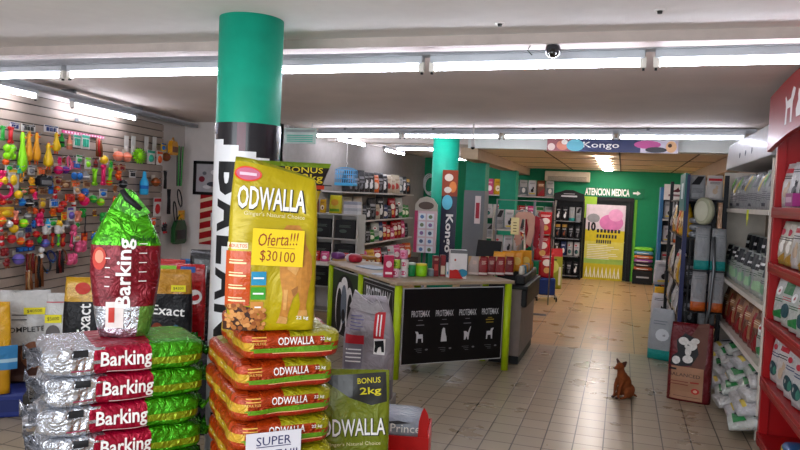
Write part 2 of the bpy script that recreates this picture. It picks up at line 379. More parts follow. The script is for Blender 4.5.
nm = ['far left end of', 'left of the big column in', 'just right of the big column in', 'middle of', 'right end of']
for i in range(5): fixture(r1[i]+(0,), r1[i+1]+(0,), 'bare fluorescent tube at the %s the nearest ceiling row' % nm[i] if i != 1 and i != 2 else 'bare fluorescent tube %s the nearest ceiling row' % nm[i], 'nearest row of tube lights', zt=2.9)
rail((-5.0, 11.0), (1.6, 10.1), 2.985, 'galvanised metal tray above the second row of ceiling lights', .09)
q0, q1 = Vector((-5.1, 11.02)), Vector((1.5, 10.08))
for i in range(4):
    a, b = q0.lerp(q1, i/4), q0.lerp(q1, (i+1)/4)
    fixture((a.x, a.y, 0), (b.x, b.y, 0), ['bare fluorescent tube beside the small hanging sign, left end of the second row', 'bare fluorescent tube ending at the teal column in the second row', 'bare fluorescent tube left of the beam sign in the second row', 'bare fluorescent tube passing over the beam sign, second row'][i], 'second row of tube lights')
# lights along the left wall
rail(wl(-1.0, .25).xy, wl(4.6, .25).xy, 2.95, 'galvanised metal tray running along the top of the toy wall')
for k, (s0, s1, lb) in enumerate([(-1.05, .5, 'bare fluorescent tube above the toy wall, nearer one'), (1.1, 2.65, 'bare fluorescent tube above the toy wall, further one')]):
    fixture(wl(s0, .25), wl(s1, .25), lb, 'tube lights over the toy wall', zt=2.88)
# back left room
for k, (a, b, lb) in enumerate([((-4.95, 11.6, 0), (-4.95, 13.1, 0), 'bare tube light along the back left wall, nearer one'), ((-4.95, 14.2, 0), (-4.95, 15.7, 0), 'bare tube light along the back left wall, further one'),
                                ((-4.6, 13.9, 0), (-3.2, 13.75, 0), 'tube light crossing the ceiling above the back left shelves'), ((-4.4, 17.3, 0), (-3.1, 17.2, 0), 'tube light crossing the ceiling furthest back on the left')]):
    fixture(a, b, lb, 'tube lights of the back left area')
# louvred downlight strips in the low ceiling
pr = empty('louvre_light', 'run of white glowing louvre panels in the low back ceiling', 'light', (-.42, 15, 2.85))
for k in range(6):
    mb = MB(); y = -1.9+k*1.0; mb.bx(-.11, .11, y, y+.42, -.03, -.012, M('fff4f0', emit=45)); mb.bx(-.12, .12, y-.01, y, -.035, -.008, STEEL); mb.build('light_panel', pr)
# cameras, sensors, hanging sign
def dome(px, py, Y, lab, s=1.0):
    p = on_y(px, py, Y); o = empty('security_camera', lab, 'security camera', (p.x, p.y, p.z))
    mb = MB(); mb.sph((0, 0, 0), .05*s, M('2a2a30', .2, coat=.5), 16); mb.build('camera_ball', o)
    mb = MB(); mb.sph((0, -.03*s, -.02*s), .028*s, M('08080a', .05, coat=1), 12); mb.build('lens', o)
    mb = MB(); mb.lathe((0, 0, .03*s), [(.04*s, 0), (.045*s, .02), (.03*s, .035)], WHITE); mb.tube([(-.05, 0, .04), (-.13, 0, .06), (-.16, 0, .0), (-.13, 0, -.03)], .004, BLACK, 5); mb.build('mount', o)
dome(553, 50, 4.55, 'round black security camera hanging from the front beam')
p = on_y(473, 143, 10.0); o = empty('security_camera', 'small white bullet security camera under the second row of lights', 'security camera', (p.x, p.y, p.z))
mb = MB(); mb.tube([(0, 0, .06), (0, 0, -.06)], [.03, .035], WHITE, 12); mb.build('camera_body', o)
mb = MB(); mb.sph((0, 0, -.065), .03, M('0a0a0a', .1)); mb.build('lens', o); mb = MB(); mb.tube([(0, 0, .06), (0, 0, .268)], .012, WHITE, 6); mb.build('bracket', o)
for (x, y, lb) in [(500, 23, 'small dark fitting on the front ceiling near the middle'), (660, 10, 'small dark fitting on the front ceiling at right')]:
    p = on_z(x, y, 3.05); mb = MB(); mb.lathe((0, 0, 0), [(.012, -.02), (.016, 0)], M('202020'), 10); mb.lathe((0, 0, -.001), [(.03, -.004), (.03, .001)], WHITE, 14); tag(mb.build('ceiling_sensor', loc=p), lb, 'sensor')
mb = MB(); mb.bx(-.27, .27, -.004, .004, -.12, .12, M('cfe9e2', .25, alpha=.65))
for k in range(4): mb.add(grid2(-.22, -.09+k*.03, .22, -.075+k*.03), M('3fb39a', .5), fl(-.006))
mb.add(grid2(-.25, .06, .25, .1), M('9aa', .5) if False else M('9aa6a4', .5), fl(-.006))
for s in (-1, 1): mb.tube([(s*.2, 0, .12), (s*.2, 0, .2)], .004, STEEL, 5)
p = on_y(300, 136, 9.9); tag(mb.build('hanging_sign', loc=p), 'small translucent sign with teal lines hung beside the big column', 'sign')
# Kongo sign on the beam
kc = (on_y(550, 144, 11.72)+on_y(675, 145, 11.72))/2; KW = 2.0
mb = MB(); mb.bx(-KW/2, KW/2, -.02, 0, -.1, .1, M('27305e', .4))
def kp(b, h, d): mb.add(b, M(h, .5, var=0), fl(-.021-d))
kp(grid2(-KW/2, -.1, -.55, .1), '9a5a60', .001); kp(ell2(-.93, -.03, .06, .06), 'e8d0c8', .002); kp(ell2(-.75, .0, .1, .08), 'd98870', .002); kp(ell2(-.55, 0, .14, .095), '6ec0d2', .003); kp(ell2(-.72, .05, .05, .04), 'f0e8e0', .003)
kp(grid2(.45, -.1, KW/2, .1), 'd0c8d8', .001); kp(ell2(.55, .03, .2, .065), 'c85a9a', .002); kp(ell2(.68, -.05, .16, .045), '3c3c42', .003); kp(ell2(.9, .0, .08, .09), 'e0b080', .002); kp(ell2(.88, .02, .03, .03), '402818', .003)
mb.add(text2('Kongo', .56, .12, -.15, -.0, 0, .008, 0), INKW, fl(-.024))
tag(mb.build('beam_sign', loc=(kc.x, 11.66, kc.z-.03), rz=-.045), 'long dark blue sign with pet pictures on the white beam', 'sign')

# ------------------------------------------------------------------ back wall things
mb = MB(); mb.add(text2('ATENCION MEDICA', 1.12, .19, -.17, 0, 0, .03, 0), INKW, fl(-.012)); mb.bx(-.7, .75, -.01, 0, -.12, .12, M('06734c', .5, var=.02))
mb.add(poly2([(.47, -.025), (.57, -.025), (.57, -.06), (.66, 0), (.57, .06), (.57, .025), (.47, .025)]), INKW, fl(-.012))
p = on_y(614, 192.5, 19.05); tag(mb.build('wall_sign', loc=p), 'ATENCION MEDICA sign with white arrow on the green back wall', 'sign')
o = empty('air_conditioner', 'long beige air conditioner high on the back wall', 'air conditioner', (-1.45, 19.1, 2.66))
mb = MB(); mb.bx(-.58, .58, -.2, 0, -.13, .13, M('c9bda6', .5), .02); mb.build('casing', o); mb = MB()
for k in range(4): mb.bx(-.5, .5, -.215, -.195, -.11+k*.03, -.098+k*.03, M('6a6255', .5))
mb.build('air_grille', o)
# poster in front of the door
mb = MB(); PW, PH = .98, 1.96; pf = fl(-.006)
mb.bx(-PW/2, PW/2, -.004, .02, 0, PH, M('e6e0c8', .4))
def pp(b, h, d=0): mb.add(b, M(h, .45, var=.1), lambda v: Vector((v.x, -.005-d*.001, v.y)))
pp(grid2(-PW/2, .25, PW/2, 1.3), 'd6c41c'); pp(grid2(-PW/2, .5, PW/2, 1.0), 'd8cf5c', 1); pp(grid2(-PW/2, 0, PW/2, .5), 'c8b81c', 1); pp(grid2(-PW/2, .42, PW/2, .55), '9dc052', 2)
pp(grid2(-PW/2, 1.3, PW/2, PH), 'd8c8d0'); pp(ell2(.15, 1.5, .3, .22, 20), 'd478b0', 1); pp(ell2(.25, 1.7, .18, .16, 20), 'e09cc4', 2); pp(ell2(-.3, 1.6, .16, .12), '909094', 1)
mb.add(text2('10', .2, .24, -.33, 1.38, 0, .05, 0), INK, fl(-.012)); 
for k, (a, b) in enumerate([(1.28, .35), (1.14, .3), (1.0, .22)]):
    for j in range(7): pp(grid2(-.2+j*b*.25, a-.045, -.2+j*b*.25+b*.17, a+.045), '2a2a2a', 4)
for k in range(9): pp(grid2(-.42, .9-k*.045, -.42+.5+.3*math.sin(k*2.3)**2, .915-k*.045), 'f4f2dc', 4)
for j in range(9): pp(poly2([(-.45+j*.1, .06), (-.41+j*.1, .34), (-.37+j*.1, .06), (-.4+j*.1, .06), (-.41+j*.1, .2), (-.43+j*.1, .06)]), 'f0eeda', 4)
tag(mb.build('door_poster', loc=(-.42, 18.95, .0), fix=False), 'tall yellow poster with pink top standing in the back doorway', 'poster')
mb = MB(); mb.bx(-.16, .16, -.01, 0, 1.6, 2.16, M('9cc53c', .5)); tag(mb.build('green_panel', loc=(-.82, 18.99, 0)), 'light green strip at the upper left of the back doorway', 'panel')
mb = MB(); mb.bx(-.035, .035, -.02, 0, 0, 2.12, M('5cab2c', .5)); tag(mb.build('green_panel', loc=(.31, 19.09, 0)), 'bright green strip at the right side of the back door frame', 'panel')

# ================================================================== FOREGROUND SACKS
# --- stack of long foil sacks (Barking)
SIL = foil('c9ccd4'); CRIM = M('a00830', .3, .35, .8, 16, coat=.15); FGRN = M('3f9a12', .24, .55, 1.0, 15, coat=.15); OLV = M('7f9414', .28, .5, .9, 17, coat=.15); DGRN = M('2c7a18', .25, .4, .8, 16)
TH = .1525; NB = 7
bl = on_z(30, 372, 1.06); br_ = on_z(136, 363, 1.06); bphi = math.atan2(br_.y-bl.y, br_.x-bl.x); bd = Vector((math.cos(bphi), math.sin(bphi), 0)); bn = Vector((bd.y, -bd.x, 0))
BW, BD = .80, .46
bc = Vector((bl.x, bl.y, 0))+bd*(BW/2+.05)-bn*(BD/2)
def barking(seed):
    P = Pillow(BW, BD, TH*.997, seed, .02, 9, 5)
    mb = MB()
    def mf(c):
        x = c.x; j = .008*math.sin(c.z*60+seed*2)
        if x < -.80+j: return SIL
        if x < -.75: return CRIM
        if x < -.36+j: return SIL
        if x < .33: return CRIM
        return OLV if c.y < -.6 and -.55 < c.z < -.1 else FGRN
    P.body(mb, mf, 16)
    P.put(mb, text2('Barking', .25, .098, -.008, .072, 0, .018, .03), INKW, .010)
    P.put(mb, grid2(-.26, .1, -.19, .135, 8, 3), INK, .004); P.put(mb, grid2(-.27, .03, -.18, .036, 8, 2), M('9a3050', .5), .004)
    P.put(mb, grid2(-.10, .013, .12, .017, 8, 1), INKW, .004)
    o = mb.build('foil_sack')
    rnd = random.Random(seed)     # crimped ends
    for sx, mm in ((1, FGRN), (-1, SIL)):
        mb = MB()
        t = bmesh.new(); nx, ny = 4, 14
        vs = [[t.verts.new((sx*(BW/2-.02+i*.026), -BD*.42+BD*.84*j/ny+rnd.uniform(-.01, .01)*i, TH*.5+rnd.uniform(-.03, .03)*i*.5+.02*math.sin(j*2.4+seed)*i/2)) for i in range(nx)] for j in range(ny+1)]
        for j in range(ny):
            for i in range(nx-1): t.faces.new((vs[j][i], vs[j][i+1], vs[j+1][i+1], vs[j+1][i]))
        r = bmesh.ops.solidify(t, geom=t.faces[:], thickness=.003)
        mb.add(t, mm, None, True); mb.build('crimped_seal', o)
    return o
pos_w = ['topmost', 'second from the top', 'third from the top', 'fourth from the top', 'fifth from the top', 'sixth from the top', 'seventh and lowest']
sk = [barking(1), barking(2)]
for k in range(NB):
    o = sk[k] if k < 2 else copy_tree(sk[k % 2])
    off = [0, .01, -.012, .008, -.01, .015, 0][k]
    o.location = bc+bd*off+Vector((0, 0, 1.163-TH*(k+1))); o.rotation_euler = (0, 0, bphi+[.0, .01, -.012, .006, 0, .01, 0][k])
    tag(o, 'silver, crimson and green foil sack, %s in the lower left stack' % pos_w[k], 'pet food sack', 'stacked foil sacks at the lower left')
mb = MB(); mb.box((0, 0, .046), (.84, .5, .092), M('8a7458', .8)); tag(mb.build('wooden_pallet', loc=bc, rz=bphi), 'low wooden base under the stack of silver and green foil sacks', 'pallet')
# --- upright Barking bag on top
p = at_d(124, 331, 3.85); up = empty('foil_bag', 'upright crimson bag with folded green foil top standing on the left stack', 'pet food bag', (p.x, p.y, 1.165), R(36))
B = Bag(.36, .745, .2, 2.6, 5, .022, .12, .45, .85, .18)
B.hw = lambda v: B.w/2*(.7+.3*min(1, v/.45)**.7 if v < .66 else 1-.66*((v-.66)/.34)**1.15)
mb = MB(); BT = M('46a010', .2, .6, 1.0, 11, coat=.2); BR = M('74081c', .3, .3, .9, 12, coat=.2)
B.body(mb, [(.06, foil('b9a8b4')), (.22, foil('c4c8ce')), (.66, BR), (1.0, BT)], 44, 26, mf=lambda c, v, f: (M('5f8a3a', .25, .3, .8, 14) if v < .22 and c > .35 and f else None))
B.put(mb, text2('Barking', .37, .1, .005, .345, PI/2, .02, .03), INKW, .006)
B.put(mb, text2('Barking', .13, .04,   .09, .525, 0, .01, .03), M('10380c', .4), .006)
B.put(mb, ell2(-.13, .42, .035, .062), M('c0392c', .5), .005); B.put(mb, ell2(-.13, .43, .022, .035), M('d98a70', .5), .006)
B.put(mb, grid2(-.09, .05, -.0, .19, 5, 5), M('e6dcd8', .4), .005); B.put(mb, grid2(-.075, .08, -.045, .16, 2, 4), M('c23a30', .4), .007)
for k in range(5): B.put(mb, grid2(.07, .5-k*.05, .11, .504-k*.05), INKW, .005)
for k in range(4): B.put(mb, grid2(-.10, .27+k*.05, -.075, .275+k*.05), INKW, .005)
mb.build('bag_body', up)
mb = MB()      # folded tip and black tie
t = bmesh.new(); pts = [(-.07, 0, .70), (-.005, -.02, .80), (.05, -.02, .775), (.13, -.03, .68), (.14, 0, .60), (.02, -.06, .66)]
mb.sph((0, 0, .72), (.06, .035, .075), BT, 14); mb.tube([(-.03, -.045, .79), (.0, -.05, .745), (.07, -.075, .69)], [.014, .018, .014], INK, 8)
mb.prism([(-.07, .69), (-.012, .80), (.05, .76), (.12, .67), (.05, .64)], -.04, -.02, BT); mb.build('folded_top', up)

# --- Odwalla stack
ORG = M('a8380a', .3, .2, 1.0, 15, coat=.2, var=.18, vs=12); YGR = M('9a9410', .32, .1, .8, 16, coat=.2); OGR = M('5f9416', .3, 0, .4, 20, coat=.3); BRN = M('4a1e0c', .4, 0, .8, 40, coat=.3); RED2 = M('9a1e10', .3, 0, .5, 16, coat=.4); CRM = M('e6dca8', .5)
OW, OD, OT = .5, .74, .1455
oc = at_d(291, 339, 3.40); ophi = R(43); od = Vector((math.cos(ophi), math.sin(ophi), 0)); on_ = Vector((od.y, -od.x, 0))
ocen = Vector((oc.x, oc.y, 0))-on_*(OD/2)
KIB = [M('a4622a', .6), M('b8763c', .6), M('8a4a1e', .6)]
def odwalla_flat(seed, top=False):
    P = Pillow(OW, OD, OT*.997, seed, .016, 9, 5); mb = MB()
    def mf(c):
        if c.z > .62 and abs(c.x) < .9: return YGR if c.x > .0 or c.y > .3 else (KIB[0] if c.y > -.6 else ORG)
        if c.x < -.72: return M('c79a28', .28, .1, .8, 18, coat=.4) if abs(c.z) < .35 else ORG
        if c.y < -.5: return (YGR if c.x > .62 and c.z > .2 else OGR if -.45 < c.z < -.15 else RED2 if c.z < -.15 else ORG)
        return ORG
    P.body(mb, mf, 16)
    P.put(mb, text2('ODWALLA', .18, .038, .015, .098, 0, .012, .03), INKW, .006); P.put(mb, text2('22 kg', .055, .02, .165, .1, 0, .008, .03), INKW, .006)
    P.put(mb, text2('ADULTOS', .075, .012, -.17, .088, 0, .005, .03), M('e8c060', .5), .006); P.put(mb, grid2(-.1, .038, .2, .042, 10, 1), M('e8b080', .5), .005)
    for q in (.115, .1): P.put(mb, grid2(-.2, q, -.13, q+.005, 4, 1), M('e6b050', .5), .005)
    P.put(mb, poly2([(-.21, .055), (.2, .06), (.215, .078), (-.05, .066), (-.2, .062)], .03), OGR, .005)
    if top:
        rnd = random.Random(3)
        for _ in range(60):
            x, y = rnd.uniform(-.17, .02), rnd.uniform(-.33, .15); mb.add(ell2(0, 0, .016, .012, 8), rnd.choice(KIB), lambda v: Vector((x+v.x, y+v.y, OT+.002)))
    # side gusset lettering strips (left side)
    for k in range(5): mb.add(grid2(-.16+k*.09, .075, -.12+k*.09, .08), CRM, lambda v: Vector((-OW/2-.002, v.x, v.y)))
    o = mb.build('pet_food_sack')
    mb = MB(); mb.bx(-.19, .19, -OD/2-.012, -OD/2+.012, .073, .0765, ORG); mb.build('seam', o)
    return o
NO = 8; sk = [odwalla_flat(11, True), odwalla_flat(12), odwalla_flat(13)]
posn = ['topmost', 'second from the top', 'third from the top', 'fourth from the top', 'fifth from the top', 'sixth from the top', 'seventh from the top', 'eighth and lowest']
ZT = 1.312
OP = .1455
for k in range(NO):
    o = sk[k] if k < 3 else copy_tree(sk[1+k % 2])
    dx = [.03, -.015, -.02, -.01, .0, .01, 0, 0][k]; dr = [-.05, .02, .03, -.02, .02, 0, .01, 0][k]
    o.location = ocen+od*dx+Vector((0, 0, ZT-OP*(k+1))); o.rotation_euler = (0, 0, ophi+dr)
    tag(o, 'orange sack lying %s in the stack before the column' % posn[k], 'pet food sack', 'stacked orange sacks')
mb = MB(); mb.box((0, 0, .06), (.5, .74, .12), M('8a7458', .8)); tag(mb.build('wooden_pallet', loc=ocen, rz=ophi), 'low wooden base under the stack of orange sacks', 'pallet')

# --- big standing Odwalla bag (and the one behind it)
YB = M('b09c05', .32, .1, .6, 4.5, coat=.2, var=.12, vs=4); CREAM = M('e0b878', .6)
def blob(B, mb, pts, m, e=.004): B.put(mb, poly2(pts, .03), m, e)
def odwalla_stand(seed, w=.425, h=.86):
    B = Bag(w, h, .17, 4.5, seed, .02, .05, .9, .85, .15); mb = MB()
    def mf(c, v, f): return None
    B.body(mb, [(.97, YB), (1.0, M('8d8a1a', .3, .1, .6, 14))], 48, 26)
    bot_o = M('c04a10', .35, 0, .3, 20, coat=.3)
    B.put(mb, grid2(-.22, .12, -.105, .38, 6, 10), bot_o, .004)
    B.put(mb, grid2(-.225, .0, -.06, .04, 8, 3), M('3a1c0c', .5), .004); B.put(mb, poly2([(-.21, .03), (-.06, .03), (-.09, .11), (-.21, .13)], .03), M('3a1c0c', .5), .004); 
    for k in range(4):
        B.put(mb, grid2(-.205, .14+k*.06, -.125, .148+k*.06, 4, 1), CRM, .006); B.put(mb, grid2(-.205, .155+k*.06, -.14, .16+k*.06, 4, 1), CRM, .006)
    rnd = random.Random(seed)
    for _ in range(95):
        x, y = rnd.uniform(-.215, -.035), rnd.uniform(.012, .125); r = rnd.uniform(.009, .0125)
        if x > -.10 and y > .10: continue
        B.put(mb, ell2(x, y, r*1.05, r, 10), rnd.choice(KIB+[M('cc8e50', .6)]), .005+rnd.uniform(0, .003))
    B.put(mb, text2('ODWALLA', .33, .122, -.012, .632, R(-2), .012, .03), M('1c1a08', .5), .005)
    B.put(mb, text2('ODWALLA', .322, .114, -.015, .635, R(-2), .02, .03), INKW, .008)
    B.put(mb, text2("Ginger's Natural Choice", .29, .026, -.0, .553, R(-3), .0, .03), CRM, .006)
    B.put(mb, text2('ADULTOS', .085, .017, -.168, .405, 0, .004, .03), M('d8401c', .5), .006); B.put(mb, grid2(-.215, .39, -.12, .42, 4, 3), M('e8e0c0', .4), .004)
    B.put(mb, text2('22 kg', .06, .022, .15, .06, 0, .008, .03), INKW, .006)
    B.put(mb, ell2(-.13, .765, .065, .045, 24), M('d8421c', .4), .004); B.put(mb, ell2(-.13, .765, .056, .036, 24), M('c0607c', .4), .005); B.put(mb, grid2(-.17, .755, -.09, .772, 4, 2), M('e0c0d0', .4), .006)
    B.put(mb, grid2(-.1, .22, -.03, .285, 4, 4), M('2f8fb8', .4), .005); B.put(mb, grid2(-.1, .15, -.03, .21, 4, 4), M('3f9a2c', .4), .005); B.put(mb, grid2(-.1, .085, -.04, .14, 4, 4), M('c8863a', .5), .004)
    B.put(mb, grid2(-.09, .25, -.04, .258), INKW, .007); B.put(mb, grid2(-.09, .175, -.04, .183), INKW, .007); B.put(mb, grid2(-.08, .11, -.05, .117), INKW, .006)
    # golden dog printed on the bag
    fur = M('b87c34', .6, var=.2, vs=35); fur2 = M('c89450', .6, var=.15, vs=35); dk = M('94602a', .6)
    blob(B, mb, [(.03, .47), (.06, .51), (.12, .51), (.15, .47), (.155, .42), (.185, .36), (.19, .28), (.175, .2), (.165, .13), (.17, .085), (.13, .085), (.135, .13), (.125, .19), (.1, .16), (.085, .1), (.075, .05), (.035, .05), (.045, .1), (.05, .18), (.035, .26), (.03, .36)], fur)
    blob(B, mb, [(.05, .42), (.09, .46), (.135, .42), (.14, .34), (.11, .27), (.07, .3)], fur2, .006)
    blob(B, mb, [(.025, .035), (.075, .03), (.08, .06), (.04, .07)], fur2, .007); blob(B, mb, [(.125, .07), (.175, .07), (.17, .1), (.13, .1)], fur2, .007)
    blob(B, mb, [(.055, .2), (.075, .2), (.07, .1), (.055, .1)], fur2, .006); blob(B, mb, [(.09, .2), (.12, .22), (.118, .19), (.1, .17)], dk, .007)
    return B, mb
p = at_d(270, 320, 3.45)
o = empty('pet_food_bag', 'large yellow bag with a dog picture standing on the orange sacks', 'pet food bag', (p.x, p.y, ZT+.003), R(31)); big = o
B, mb = odwalla_stand(21)
for v in mb.bm.verts:
    k = max(0, v.co.z-.66)/.20; v.co.z -= k**1.3*(.03+max(0, v.co.x/.425+.42)**1.4*.11); v.co.y += .02*k*math.sin(v.co.x*18)
mb.build('bag_body', o)
mb = MB(); mb.add(text2('Oferta!!!', .19, .06, 0, .04, R(4), -.002, .03, shear=.25), M('8c2a14', .5, var=0), fl(-.0045)); mb.add(text2('$30100', .165, .058, .0, -.045, R(-2), -.004, .03), M('8c2a14', .5, var=0), fl(-.0045))
mb.add(grid2(-.108, -.055, .15, -.052) if 0 else grid2(-.05, -.002, .08, .0), M('8c2a14', .5, var=0), fl(-.0045))
mb.bx(-.122, .122, -.003, 0, -.088, .088, M('e6c81c', .6, var=.02))
pc = mb.build('price_card'); q = B.front(.02, .425); pc.matrix_world = Matrix.Translation((p.x, p.y, ZT-.02)) @ Matrix.Rotation(R(31), 4, 'Z') @ Matrix.Translation((q.x, q.y-.022, q.z)) @ Matrix.Rotation(R(1.5), 4, 'Y')
tag(pc, 'yellow handwritten price card reading Oferta on the big yellow bag', 'price card')
# darker 2kg promotional bag behind
p2 = at_d(281, 330, 3.78); o = empty('pet_food_bag', 'dark-topped yellow bag with a 2kg banner, peeking out behind the big yellow bag', 'pet food bag', (p2.x, p2.y, ZT+.003), R(27))
B = Bag(.44, .83, .16, 4.5, 4, .015, .05, .95); B.hw = lambda v: .12+.115*v**3; mb = MB(); B.body(mb, [(.82, YB), (.97, M('1e1410', .35, .1, .4)), (1.0, M('6f8a1c', .3, .1, .6))], 40, 18)
B.put(mb, text2('2kg', .11, .05, .135, .745, 0, .015, .03), M('d8c020', .5), .006); B.put(mb, grid2(.07, .69, .2, .71, 4, 2), M('c83c1c', .5), .006); B.put(mb, text2('BONUS', .2, .03, .09, .79, 0, .01, .03), M('d8c020', .5), .006)
mb.build('bag_body', o)
# SUPER OFERTA sheet on the stack
q = at_d(269, 447, 3.28); mb = MB(); mb.bx(-.135, .135, -.003, 0, -.17, .1, M('dcdae2', .6, var=.02)); mb.add(text2('SUPER', .17, .042, 0, .058, 0, 0, .03), M('2c2c60', .5, var=0), fl(-.0045)); mb.add(grid2(-.085, .028, .085, .032), M('2c2c60', .5, var=0), fl(-.0045))
mb.add(text2('OFERTA!!!', .235, .048, 0, -.012, 0, 0, .03), M('2c2c60', .5, var=0), fl(-.0045)); mb.add(text2('$30100', .18, .045, 0, -.1, 0, 0, .03), M('2c2c60', .5, var=0), fl(-.0045))
fo = ocen+on_*(OD/2+.03); o = mb.build('paper_sign', loc=(fo.x-od.x*.075, fo.y-od.y*.075, .735), rz=ophi); tag(o, 'white SUPER OFERTA paper sign on the front of the orange sack stack', 'paper sign')

# --- green Odwalla bag standing right of the stack
GB = M('6f7a0c', .32, .1, .8, 10, coat=.2, var=.1)
c_ = at_d(352, 418, 3.95); o = empty('pet_food_bag', 'olive green bag with dark banner standing at the right of the orange stack', 'pet food bag', (c_.x, c_.y, .235), R(24))
B = Bag(.42, .77, .16, 4.5, 8, .016, .04, .95); mb = MB(); B.body(mb, [(.76, GB), (1.0, GB)], 48, 22)
blob(B, mb, [(-.2, .73), (.18, .76), (.19, .6), (.1, .58), (-.02, .62)], M('16160e', .35, coat=.3), .004)
B.put(mb, text2('BONUS', .13, .03, .085, .715, R(4), .012, .03), M('d8cc20', .5), .008); B.put(mb, text2('2kg', .12, .05, .095, .655, R(4), .015, .03), M('d8cc20', .5), .008)
B.put(mb, text2('ODWALLA', .36, .1, .01, .46, R(2), .014, .03), M('20220a', .5), .005); B.put(mb, text2('ODWALLA', .355, .094, .006, .463, R(2), .01, .03), INKW, .008); B.put(mb, text2("Ginger's Natural Choice", .3, .026, .01, .37, R(2), 0, .03), CRM, .006)
mb.build('bag_body', o)
mb = MB(); mb.box((0, 0, .115), (.46, .4, .23), M('2a2a2e', .6), bev=.01); tag(mb.build('display_plinth', loc=(c_.x, c_.y, 0), rz=R(24)), 'low dark plinth under the olive green bag', 'plinth')

# --- grey dog food bag, red basket, Prince sack
LG = M('8f888e', .38, .1, .9, 9, coat=.15)
zt = .0
mb = MB(); c_ = at_d(366, 410, 5.5); mb.box((0, 0, .2), (.4, .36, .40), M('8a8680', .6), bev=.01); tag(mb.build('grey_plinth', loc=(c_.x, c_.y+.02, 0), rz=R(8)), 'grey plinth under the pale grey folded bag', 'plinth')
o = empty('pet_food_bag', 'pale grey folded-top bag with red vertical label beside the counter', 'pet food bag', (c_.x, c_.y, .402), R(8))
B = Bag(.40, .80, .22, 3.2, 31, .045, .14, .62, .9, .2); mb = MB(); B.body(mb, [(.2, M('6e6a70', .4)), (1.0, LG)], 40, 22)
B.put(mb, grid2(-.17, .2, -.03, .46, 6, 6), M('77727e', .4, coat=.2), .004); B.put(mb, grid2(-.17, .43, -.02, .5, 6, 2), M('b32430', .4), .006)
for k in range(5): B.put(mb, grid2(-.14, .54+k*.025, -.05+.02*(k % 2), .546+k*.025, 4, 1), M('5a5a88', .5), .005)
for k in range(4): B.put(mb, grid2(-.16, .38-k*.03, -.04, .39-k*.03, 4, 1), INKW, .006)
B.put(mb, grid2(.05, .48, .13, .68, 4, 6), M('c01c28', .4), .005); 
for k in range(2): B.put(mb, grid2(.07+k*.025, .5, .08+k*.025, .66, 1, 5), INKW, .007)
blob(B, mb, [(.06, .46), (.13, .47), (.14, .38), (.12, .38), (.11, .42), (.09, .41), (.08, .37), (.06, .38), (.065, .42)], INK, .006); B.put(mb, grid2(.055, .36, .145, .48, 3, 4), INKW, .004)
mb.build('bag_body', o)
mb = MB(); W3 = M('aba6aa', .4, .1, .6, 14)
mb.prism([(-.15, .70), (-.12, .84), (-.05, .78), (.02, .74), (.07, .77), (.11, .70), (.04, .66)], -.05, -.02, W3); mb.prism([(-.17, .7), (-.12, .82), (-.04, .74), (-.1, .66)], .0, .03, W3); mb.build('folded_top', o)
mb = MB(); RB = M('c21312', .35)
bx_ = Vector((-1.50, 4.55, 0)); brz = R(12)
def ring(mb, x, y, z0, z1, t): mb.bx(-x, x, -y, -y+t, z0, z1, RB); mb.bx(-x, x, y-t, y, z0, z1, RB); mb.bx(-x, -x+t, -y+t, y-t, z0, z1, RB); mb.bx(x-t, x, -y+t, y-t, z0, z1, RB)
cr = empty('red_display_bin', 'red plastic bin with a dog-shaped corner beside the counter', 'bin', (bx_.x, bx_.y, 0), brz)
ring(mb, .33, .21, 0, .40, .012); mb.bx(-.32, .32, -.2, .2, .34, .36, RB); mb.build('bin_body', cr)
mb = MB(); mb.prism([(.0, .0), (.07, .0), (.065, .05), (.075, .10), (.06, .16), (.035, .2), (.02, .17), (.005, .11)], -.006, .006, RB, lambda v: Vector((v.x+.255, v.y-.2, v.z+.40))); mb.build('corner_figure', cr)
P = Pillow(.6, .38, .15, 5, .012, 6, 2.3); mb = MB(); PG = M('8e949e', .3, .1, .5, 14, coat=.3); P.body(mb, lambda c: PG if c.y > -.5 or c.z > 0 else M('9ea4ae', .3, .1, .5, 14, coat=.3), 12)
P.put(mb, text2('Prince', .2, .055, .17, .085, 0, .006, .03), INKW, .006)
P.put(mb, poly2([(-.0, .115), (.12, .13), (.2, .12), (.1, .108)]), M('303034', .4), .006)
tag(mb.build('pet_food_sack', loc=(bx_.x, bx_.y, .362), rz=brz), 'grey sack lying in the red display bin', 'pet food sack')
# ================================================================== PRODUCTS
ORD = ['first', 'second', 'third', 'fourth', 'fifth', 'sixth', 'seventh', 'eighth', 'ninth', 'tenth', 'eleventh', 'twelfth', 'thirteenth', 'fourteenth', 'fifteenth', 'sixteenth', 'seventeenth', 'eighteenth', 'nineteenth', 'twentieth']
PCACHE = {}
def decor(fr, w, h, dec):
    for d in dec:
        k = d[0]
        if k == 'r': fr(grid2(d[1]*w, d[2]*h, d[3]*w, d[4]*h, 4, 4), M(d[5], .45, var=0), .004+.0012*(d[6] if len(d) > 6 else 0))
        elif k == 'e': fr(ell2(d[1]*w, d[2]*h, d[3]*w, d[4]*h, 12), M(d[5], .45, var=0), .005+.0012*(d[6] if len(d) > 6 else 0))
        elif k == 'p': fr(poly2([(x*w, y*h) for x, y in d[2]]), M(d[1], .45, var=0), .006)
        elif k == 'l':
            for i in range(d[5]): fr(grid2(d[1]*w, (d[2]-i*.05)*h, (d[3]-.06*(i % 2))*w, (d[2]-i*.05+.018)*h, 3, 1), M(d[4], .5, var=0), .007)
